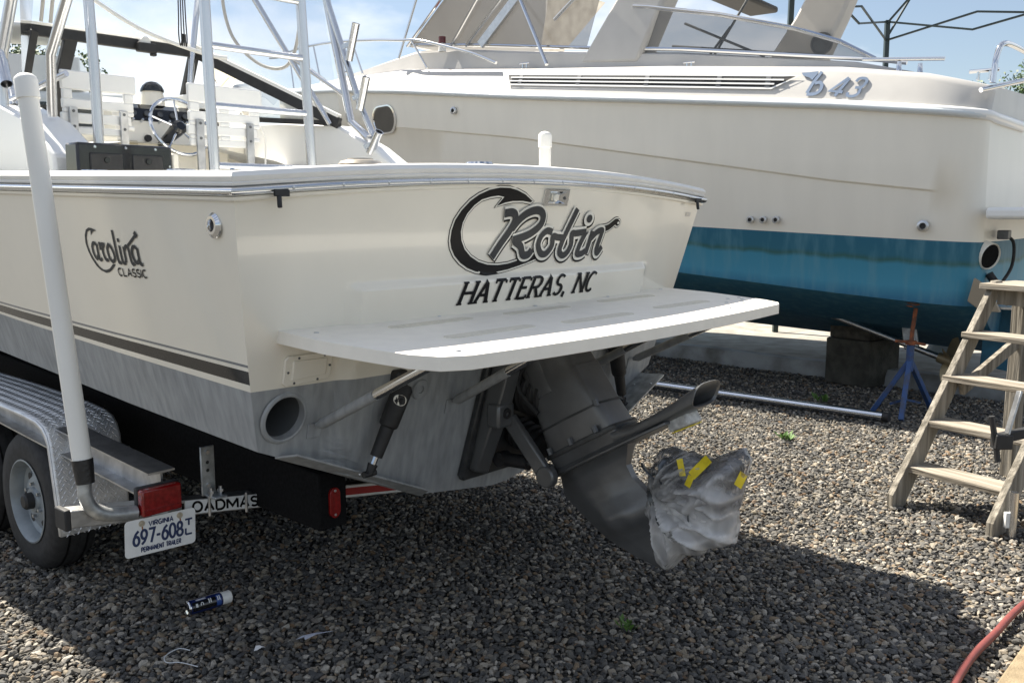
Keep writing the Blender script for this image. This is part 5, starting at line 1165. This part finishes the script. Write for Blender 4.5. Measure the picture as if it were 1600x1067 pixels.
# nav light
h = MB(); h.lathe(cl(6.25, .36, 3.83), (0, 0, 1), [(0, .05), (.06, .045), (.10, .04)], 14); nl = h.build('navigation_light', WHITE, cru); h = MB(); h.lathe(cl(6.25, .36, 3.93), (0, 0, 1), [(0, .045), (.08, .045), (.09, 0)], 14); h.build('lens', mat('dark_red_lens', (.10, .02, .02), .2), nl)
# stern gear: bathing platform, exhaust, trim tab, shaft, propeller
h = MB(); h.box((-.75, -3.9, 1.80), (-.05, -.10, 1.90)); h.build('bathing_platform', WHITE, cru, bevel=.03)
h = MB(); h.lathe(cl(.0, .46, 1.49), (-1, .55, -.25), [(-.1, .125), (.06, .12), (.07, .113), (.06, .106), (-.08, .10)], 22); xo = h.build('exhaust_outlet', CHULL, cru); h = MB(); h.lathe(cl(-.048, .434, 1.478), (-1, .55, -.25), [(0, 0), (0, .107)], 20); h.build('bore', CARPET, xo)
tube('hose', smoothpts([cl(-.07, .75, 1.66), cl(-.16, .80, 1.60), cl(-.18, .72, 1.40), cl(-.15, .5, 1.26), cl(-.10, .45, 1.20)], 6), .014, RUBBER, cru)
h = MB(); h.box((-.14, -.82, 1.62), (-.05, -.66, 1.70)); h.build('fitting', CASTG, cru, bevel=.01)
h = MB(); h.prism([(.0, .30), (-.42, .34), (-.42, 1.25), (.0, 1.3)], lambda a, n: cl(a, n, 1.08 - .08 * n - .1 * a * 0), lambda a, n: cl(a, n, 1.06 - .08 * n)); fixn(h.build('trim_tab', STEEL, cru, smooth=0))
h = MB(); h.tube([cl(-.03, .55, 1.32), cl(-.20, .62, 1.06)], .035, 10); h.build('trim_ram', BLACKM, cru)
h = MB(); h.prism([(.02, 1.30), (-.10, 1.22), (-.20, 1.02), (-.05, 1.02), (.06, 1.10)], lambda a, z: cl(a, .20, z), lambda a, z: cl(a, .26, z)); fixn(h.build('tab_bracket', mat('tan_bracket', (.30, .25, .18), .6), cru, bevel=.006))
tube('propeller_shaft', [cl(1.95, 1.25, .90), cl(.40, 1.25, .41)], .032, STEEL, cru)
h = MB(); h.bar(cl(.75, 1.25, .50), cl(.85, 1.35, .98), .05, .14, 0, (1, 0, 0)); h.build('shaft_strut', GALV, cru, bevel=.008)
h = MB(); h.lathe(cl(.50, 1.25, .44), (-1, 0, -.3), [(0, .05), (.10, .06), (.2, .05), (.24, .01)], 16, caps=True)
for k in range(4):
    t0 = pi / 2 * k + .5; rings = []
    for i in range(6):
        r_ = lerp(.05, .26, i / 5); c_ = .20 * sin(pi * (.25 + .6 * i / 5)); row_ = []
        for e in (-1, 0, 1): row_.append(Vector((.38 + e * c_ * .35, -1.25 + r_ * cos(t0 + e * c_ / r_ * .35), .40 + r_ * sin(t0 + e * c_ / r_ * .35))))
        rings.append(row_)
    h.loft(rings, False, False)
h.build('propeller', mat('bronze', (.32, .26, .16), .45, metal=.6, var=.2), cru, smooth=50)
h = MB(); h.prism([(.10, .95), (-.15, .95), (-.18, .35), (.12, .40)], lambda a, z: cl(a, 1.24, z), lambda a, z: cl(a, 1.28, z)); fixn(h.build('rudder', mat('rudder_blue', (.02, .12, .2), .6, var=.2), cru, bevel=.008))

# ================================================================== BLOCKS, STAND
def cw(a, n, z=0.): v = CO + Vector((-.79, .613, 0)) * a + Vector((.613, .79, 0)) * n; v.z = z; return v
def blockobj(name, label, cat, c, sx, sy, z0, z1, rz, m, group=None):
    b = MB(); b.box((-sx / 2, -sy / 2, 0), (sx / 2, sy / 2, z1 - z0)); o = b.build(name, m, None, smooth=0, bevel=.018, bseg=2); o.location = (c[0], c[1], z0); o.rotation_euler = (0, 0, rz); tag(o, label, cat, group); return o
bc = (3.86, 10.0)
blockobj('keel_block', 'lower of the two dark blocks stacked under the cruiser keel', 'block', bc, .62, .52, 0, .50, radians(38), mat('grimy_concrete', (.06, .058, .048), .9, var=.35, scale=8, bump=.4, bscale=30))
blockobj('keel_block', 'upper, narrower dark timber block touching the cruiser keel', 'block', bc, .56, .48, .502, .80, radians(38), BLOCKM)
# flared concrete pier further back
h = MB(); h.lathe((5.35, 11.2, .14), (0, 0, 1), [(0, .26), (.05, .22), (.15, .17), (.55, .16), (.66, .20), (.72, .34), (.82, .36)], 16, caps=True); o = h.build('concrete_pier', CONCP, None, smooth=30); tag(o, 'pale flared concrete pier standing on the slab behind the jack stand', 'pier')
# jack stand
jk = thing('jack_stand', 'blue tripod boat stand with rusty orange screw under the cruiser chine', 'boat stand', (3.64, 8.30, 0))
h = MB(); h.tube([(0, 0, .42), (0, 0, .66)], .034, 12); h.build('sleeve', BLUEPAINT, jk)
for k, (x_, y_) in enumerate(((-.27, .12), (-.17, -.28), (.33, .22))):
    h = MB(); h.bar((0, 0, .52), (x_, y_, .02), .045, .045); lg = h.build('leg', BLUEPAINT, jk, bevel=.004)
    h = MB(); h.bar((x_ * .5, y_ * .5, .10), (-.05 if k else 0, 0, .16), .02, .02); h.build('brace', BLUEPAINT, lg)
h = MB(); h.tube([(0, 0, .60), (.012, .01, .80), (.045, .03, 1.05)], .019, 12); h.build('screw', ORANGE, jk)
h = MB(); h.lathe((.0, 0, .665), (0, 0, 1), [(0, .03), (.0, .05), (.035, .05), (.035, .02)], 6); h.tube([(-.15, -.02, .70), (0, 0, .685), (.14, .02, .66)], .013, 8); h.build('handle', ORANGE, jk)
h = MB(); M_ = Matrix.Translation((.045, .03, 1.075)) @ Matrix.Rotation(radians(8), 4, 'X') @ Matrix.Rotation(radians(25), 4, 'Z'); h.box((-.17, -.14, -.012), (.17, .14, .0), 0, M_); h.box((-.10, -.03, -.06), (.10, .03, -.012), 0, M_); pd = h.build('pad_plate', ORANGE, jk, bevel=.004)
h = MB(); h.box((-.20, -.15, .001), (.20, .15, .022), 0, M_); h.build('pad', BLACKM, pd, bevel=.004)
# aluminium pole on the gravel
h = MB(); p0, p1 = Vector((1.20, 9.85, .052)), Vector((3.315, 8.025, .052)); h.tube([p0, p1], .040, 24); o = h.build('aluminium_pole', mat('bright_pole', (.70, .73, .78), .22, metal=1, var=.05, scale=8), None); tag(o, 'long polished aluminium pole lying on the gravel beside the cruiser', 'pole')
h = MB(); d = (p1 - p0).normalized(); h.tube([p1 - d * .005, p1 + d * .05], .043, 20); h.build('end_plug', BLACKM, o)

# ================================================================== WOODEN STEPS
FL = Vector((2.437, 5.677, 0)); FR = Vector((2.792, 5.135, 0)); wv = (FR - FL); Wd = wv.length; ang = atan2(wv.y, wv.x)
# local: x across (left foot -> right foot), y up-stairs direction (rotated +90), so x=(.548,-.836) y=(.836,.548)
stp = thing('wooden_steps', 'weathered grey wooden boarding steps standing on the gravel', 'steps', FL, ang)
for x_ in (0, Wd):
    h = MB(); hx = .022
    h.prism([(-.035, -.01), (.10, -.01), (.12, .03), (1.06, 1.345), (1.06, 1.40), (.985, 1.40), (-.035, .02 + .06)], lambda y_, z: Vector((x_ - hx, y_, z)), lambda y_, z: Vector((x_ + hx, y_, z))); fixn(h.build('stringer', WOODZ, stp, smooth=0, bevel=.004))
for k in range(4):
    z_ = .225 + .275 * k; y_ = .155 + .193 * k
    h = MB(); n_s = 8; w0 = .205; rings = []
    for i in range(n_s + 1):
        x_ = lerp(-.03 if k else -.015, Wd + (.03 if k else -.02), i / n_s); e = .004 * noise.noise(Vector((i * .6, k * 3, 0)))
        rings.append([(x_, y_ - .045 + e, z_ - .018), (x_, y_ - .045 + w0, z_ - .018), (x_, y_ - .045 + w0, z_ + .020), (x_, y_ - .045 + e, z_ + .020 + e)])
    h.loft(rings, True, True); td = h.build('tread', WOODX, stp, smooth=0, bevel=.005)
    for sx_ in (.012, Wd - .012):
        for sy_ in (.03, .12):
            h = MB(); h.lathe((sx_, y_ + sy_, z_ + .0205), (0, 0, 1), [(0, .006), (.0015, .005), (.0018, 0)], 8); h.build('screw', RUST, td)
for i in range(3):
    h = MB(); h.box((-.05, .90 + i * .15, 1.345), (Wd + .06, 1.044 + i * .15, 1.385)); h.build('top_plank', WOODX, stp, smooth=0, bevel=.005)
for x_ in (.035, Wd - .035):
    for y_ in (1.30,):
        h = MB(); h.box((x_ - .045, y_ - .045, 0), (x_ + .045, y_ + .045, 1.343)); h.build('post', WOODZ, stp, smooth=0, bevel=.005)
h = MB(); h.box((.025, 1.00, 1.24), (Wd - .025, 1.04, 1.34)); h.build('apron', WOODZ, stp, smooth=0)
h = MB(); h.bar((.05, .60, .70), (.05, 1.28, .98), .035, .08); h.build('brace', WOODZ, stp, smooth=0, bevel=.003)
h = MB(); h.bar((Wd - .06, 1.34, .15), (.06, 1.36, .95), .035, .08); h.build('brace', WOODZ, stp, smooth=0, bevel=.003)
# ladder socket tube by the foot of the steps
h = MB(); h.lathe((2.885, 5.10, .0), (0, 0, 1), [(0, .026), (.27, .026), (.27, .021), (.10, .021), (.10, 0)], 20); o = h.build('metal_tube', ALU, None, smooth=40); tag(o, 'short upright aluminium tube strapped beside the near foot of the wooden steps', 'tube')
h = MB(); h.box((2.838, 5.085, .06), (2.862, 5.115, .15)); h.build('clamp', PLATEW, o, bevel=.003)
# black folding bracket with metal arm leaning on the steps
jb = thing('winch_bracket', 'black metal bracket with a silver arm hanging at the near side of the steps', 'bracket', (2.72, 4.79, 0))
h = MB(); h.bar((-.012, .025, .915), (-.082, -.01, .688), .045, .012, 0, (1, 0, 0)); h.build('arm', ALUR, jb, bevel=.002)
h = MB(); h.bar((.16, .02, .72), (-.14, -.01, .662), .05, .05); h.build('bar', BLACKM, jb, bevel=.004)
h = MB(); h.tube(smoothpts([(-.165, .0, .785), (-.150, -.005, .70), (-.135, -.01, .62), (-.125, -.02, .54)], 4), .016, 8); h.build('hook', BLACKM, jb)
h = MB(); h.box((-.15, -.04, .61), (-.06, .03, .69)); h.build('jaw', BLACKM, jb, bevel=.006)
h = MB(); h.bar((.02, .01, .78), (.16, .03, .80), .03, .03); h.build('lever', BLACKM, jb, bevel=.004)
h = MB(); h.tube([(.12, .02, .0), (.12, .02, .80)], .025, 10); h.build('stem', BLACKM, jb)

# ================================================================== SMALL THINGS ON THE GROUND
# spray can
c0 = Vector((-1.500, 4.035, .047)); c1 = Vector((-1.345, 4.175, .047)); ax = (c1 - c0).normalized()
h = MB(); h.lathe(c0, ax, [(0, .0), (.004, .020), (-.001, .029), (.002, .033), (.006, .0335), (.150, .0335), (.158, .031), (.162, .029)], 32); can = h.build('spray_can', [NAVY], None, smooth=40); tag(can, 'navy spray can with white cap lying on the gravel in the boat shadow', 'spray can')
h = MB(); h.lathe(c0, ax, [(-.0015, .0), (.0025, .020), (-.002, .0295), (.0035, .0338), (.007, .0338)], 32); h.build('rim', CHROME, can)
h = MB(); h.lathe(c0 + ax * .160, ax, [(0, .0285), (.001, .0300), (.045, .0295), (.049, .026), (.049, 0)], 28); h.build('cap', PVC, can)
up_ = Vector((0, 0, 1)); side_ = ax.cross(up_).normalized()
if side_.y > 0: side_ = -side_
def FC(u, v, d=0.): # u along can, v round the girth (angle), from the top toward the camera
    t = v / .0335; return c0 + ax * u + (up_ * cos(t) + side_ * sin(t)) * (.0337 + d)
def patch(u0, u1, v0, v1, m, d, name='label_block'):
    b = MB(); n = 6; b.loft([[FC(lerp(u0, u1, i / 2), lerp(v0, v1, j / n), d) for j in range(n + 1)] for i in range(3)], False, False); return b.build(name, m, can)
patch(.012, .125, .020, .065, BLACKG, .0004); patch(.128, .150, .012, .065, mat('label_blue', (.03, .08, .28), .35), .0004)
patch(.035, .082, .006, .016, mat('label_pale', (.55, .56, .6), .5), .0005); patch(.028, .038, .030, .046, PLATEW, .0008)
letters('C', lambda u, v, d=0.: FC(.052 + v, .030 + u, d), 0, .014, 0, .012, .0035, PLATEW, can, .001)
for k, u in enumerate((.090, .099)): patch(u, u + .005, .020, .040, PLATEW, .0008)
for u in (.132, .141): patch(u, u + .005, .018, .04, PLATEW, .0008)
# scraps
def scrap(name, label, c, pts_, m):
    b = MB(); n = len(pts_); top = [Vector((c[0] + x_, c[1] + y_, c[2] + z_)) for x_, y_, z_ in pts_]; b.add(top + [p - Vector((0, 0, .0012)) for p in top], [tuple(range(n)), tuple(range(2 * n - 1, n - 1, -1))] + [(i, (i + 1) % n, n + (i + 1) % n, n + i) for i in range(n)]); o = b.build(name, m, None, smooth=0); tag(o, label, 'litter'); return o
PAPER = mat('blueish_film', (.42, .44, .52), .5); PAPW = mat('white_paper', (.66, .66, .66), .7)
scrap('plastic_scrap', 'thin bluish plastic sliver lying on the shaded gravel', (-.86, 3.79, .03), [(-.075, -.03, 0), (-.05, -.018, .012), (.0, .0, .016), (.075, .032, .01), (.01, -.008, .014), (-.035, -.04, .004), (-.04, -.026, .012)], PAPER)
scrap('paper_scrap', 'small torn white paper scrap lying on the shaded gravel', (-1.07, 3.67, .028), [(-.02, -.01, 0), (-.018, .012, .012), (.0, .008, .016), (.022, .012, .006), (.012, .0, .012), (-.006, -.012, .004)], PAPW)
h = MB(); h.tube(smoothpts([(-1.36, 3.66, .03), (-1.41, 3.665, .035), (-1.445, 3.61, .03), (-1.42, 3.555, .03), (-1.36, 3.55, .032), (-1.28, 3.52, .03)], 6), .0022, 6); o = h.build('wire_loop', mat('white_wire', (.6, .62, .64), .4), None); tag(o, 'thin pale wire loop on the gravel at the sunlit shadow edge', 'wire')
# garden hose
h = MB(); h.tube(smoothpts([(1.30, 2.80, .035), (1.58, 3.16, .038), (1.79, 3.445, .04), (1.94, 3.62, .042), (2.10, 3.785, .04), (2.44, 4.13, .04), (2.9, 4.45, .04), (3.6, 4.75, .035), (4.6, 4.9, .03)], 8), .0165, 14); o = h.build('garden_hose', HOSE, None); tag(o, 'red rubber hose snaking over the gravel at the lower right', 'hose')
# tan timber edge at the lower right
e0 = Vector((1.846, 3.293)); ed = (Vector((2.135, 3.619)) - e0).normalized(); en_ = Vector((ed.y, -ed.x))
h = MB(); a = e0 - ed * 1.2; b_ = e0 + ed * 2.6; q = [a, b_, b_ + en_ * .28, a + en_ * .28]; h.add([(p.x, p.y, -.01) for p in q] + [(p.x, p.y, .08) for p in q], [(3, 2, 1, 0), (4, 5, 6, 7), (0, 1, 5, 4), (1, 2, 6, 5), (2, 3, 7, 6), (3, 0, 4, 7)])
o = fixn(h.build('timber_edging', mat('tan_timber', (.30, .235, .145), .8, col2=(.21, .16, .095), scale=5, stretch=(3, 3, 3), bump=.3, bscale=40), None, smooth=0, bevel=.008)); tag(o, 'tan timber edging board at the lower right corner beside the red hose', 'timber')
# weeds
def weed(c, r_, n, label):
    b = MB(); rr = random.Random(int(c[0] * 100))
    for k in range(n):
        t = rr.uniform(0, 2 * pi); l = rr.uniform(.4, 1) * r_; p = Vector((c[0] + rr.uniform(-.4, .4) * r_, c[1] + rr.uniform(-.4, .4) * r_, .01)); d = Vector((cos(t) * .6, sin(t) * .6, rr.uniform(.5, 1.1))).normalized(); s = d.cross(Vector((0, 0, 1))).normalized() * l * .16
        m = p + d * l * .6; e = p + d * l + Vector((0, 0, -.1 * l)); b.add([p, m + s, e, m - s], [(0, 1, 2, 3)])
    o = b.build('weed', mat('weed_green', (.10, .20, .04), .6, var=.3), None, smooth=0); tag(o, label, 'weed')
weed((2.252, 7.36), .10, 26, 'small green weed in the sunlit gravel near the pole'); weed((.513, 3.9), .07, 22, 'small weed growing in the boat shadow at the bottom'); weed((3.05, 8.9), .12, 24, 'green weed in the shade behind the aluminium pole')

# ================================================================== CANOPY FRAME, BACKGROUND
cf = thing('canopy_frame', 'bare dark green folding canopy frame standing behind the cruiser', 'canopy frame', (0, 0, 0))
h = MB(); h.bar((3.78, 13.1, 0), (3.96, 13.55, 5.2), .07, .07, 0, (0, 1, 0)); h.build('leg', GREENT, cf)
h = MB(); h.bar((6.02, 15.2, 0), (6.13, 15.58, 4.95), .07, .07, 0, (0, 1, 0)); h.build('leg', GREENT, cf)
h = MB(); h.bar((8.6, 12.7, 0), (8.7, 12.9, 4.9), .07, .07, 0, (0, 1, 0)); h.build('leg', GREENT, cf)
TR_ = [((4.0, 13.5, 5.35), (4.71, 14.16, 4.86)), ((4.71, 14.16, 4.86), (5.33, 14.58, 4.96)), ((5.33, 14.58, 4.96), (6.11, 15.54, 4.63)), ((4.45, 13.96, 5.2), (5.29, 14.54, 4.70)), ((5.29, 14.54, 4.70), (6.13, 15.58, 4.93)), ((6.13, 15.58, 4.93), (7.02, 14.53, 4.61)), ((7.02, 14.53, 4.61), (8.7, 12.9, 5.0)), ((6.11, 15.54, 4.63), (7.09, 14.56, 4.88)), ((7.09, 14.56, 4.88), (8.7, 12.9, 4.5)), ((6.11, 15.54, 4.9), (6.55, 15.2, 5.5)), ((6.11, 15.54, 4.66), (6.49, 15.63, 5.29))]
for a, b_ in TR_:
    h = MB(); h.bar(a, b_, .022, .030); h.build('truss_bar', GREENT, cf)
# leafy trees
def tree(x_, y_, hgt, rad, label, seed):
    rr = random.Random(seed); t = thing('tree', label, 'tree', (x_, y_, 0), 0, 'trees behind the yard')
    b = MB(); b.tube(smoothpts([(0, 0, -.1), (.05, .04, hgt * .2), (-.05, .06, hgt * .45), (.02, 0, hgt * .75)], 5), .2, 10, rs=[lerp(.24, .07, i / 15) for i in range(16)])
    for k in range(7):
        z_ = hgt * rr.uniform(.32, .62); a = rr.uniform(0, 6.28); b.tube([(0, 0, z_), (cos(a) * rad * .4, sin(a) * rad * .4, z_ + hgt * .12), (cos(a) * rad * .7, sin(a) * rad * .7, z_ + hgt * .16)], .06, 6, rs=[.07, .04, .02])
    b.build('trunk', BARK, t)
    b = MB(); cl_ = [(Vector((rr.gauss(0, .42) * rad, rr.gauss(0, .42) * rad, hgt * rr.uniform(.42, .95))), rr.uniform(.22, .42) * rad) for _ in range(26)]
    for k in range(14000):
        c, r_ = cl_[rr.randrange(len(cl_))]; p = c + Vector((rr.gauss(0, 1), rr.gauss(0, 1), rr.gauss(0, .8))).normalized() * r_ * rr.uniform(.5, 1.1) ; u = Vector((rr.gauss(0, 1), rr.gauss(0, 1), rr.gauss(0, 1))).normalized(); v = u.orthogonal(); s = rr.uniform(.05, .10)
        b.add([p - u * s, p + v * s * .5, p + u * s, p - v * s * .5], [(0, 1, 2, 3)])
    b.build('crown', LEAF, t, smooth=0)
tree(20.2, 36, 7.3, 2.2, 'green tree whose top shows over the cruiser deck at far right', 1); tree(25.8, 39, 7.8, 2.6, 'tree just outside the right edge behind the cruiser stern', 2)
tree(-17.8, 36, 8.0, 2.0, 'green tree seen through the left windscreen pane', 4); tree(-22, 38, 9, 3.2, 'broad tree at far left beyond the tower legs', 5)
# far boat seen through the windscreen
fb = thing('flybridge_boat', 'distant white flybridge boat seen through the fishing boat windscreen', 'boat', (-12.4, 26, 0), radians(20))
h = MB(); h.loft([[(x_, -w_, z0), (x_, 0, z0 - .5), (x_, w_, z0), (x_, w_ * 1.15, 3.4), (x_, -w_ * 1.15, 3.4)] for x_, w_, z0 in ((-5, 1.6, 1.7), (0, 1.7, 1.7), (3.5, 1.2, 1.9), (5.5, .1, 2.6))], True, True); h.build('hull', WHITE, fb)
h = MB(); h.box((-3.5, -1.4, 3.4), (1.8, 1.4, 5.0)); h.build('cabin', WHITE, fb, bevel=.2)
h = MB(); h.box((-3.52, -1.42, 4.1), (1.3, 1.42, 4.7)); h.build('window_band', SMOKE, fb)
h = MB(); h.box((-3.2, -1.3, 5.15), (.6, 1.3, 5.9)); h.box((-3.0, -1.4, 6.55), (.2, 1.4, 6.68)); h.build('flybridge', WHITE, fb, bevel=.05)
for x_, y_ in ((-2.9, -1.2), (-2.9, 1.2), (.1, -1.2), (.1, 1.2)):
    h = MB(); h.tube([(x_, y_, 5.8), (x_, y_, 6.6)], .04, 8); h.build('post', ALU, fb)
for x_ in (-3.5, 0, 2.5):
    h = MB(); h.box((x_ - .2, -.3, 0), (x_ + .2, .3, 1.35)); h.build('support', BLOCKM, fb)
h = MB(); h.tube([(-14, 41, 11.6), (-4, 40, 11.0), (6, 40, 11.05), (20, 42, 11.8)], .03, 6); o = h.build('power_line', BLACKM, None); tag(o, 'thin overhead wire crossing the sky behind the boats', 'wire')
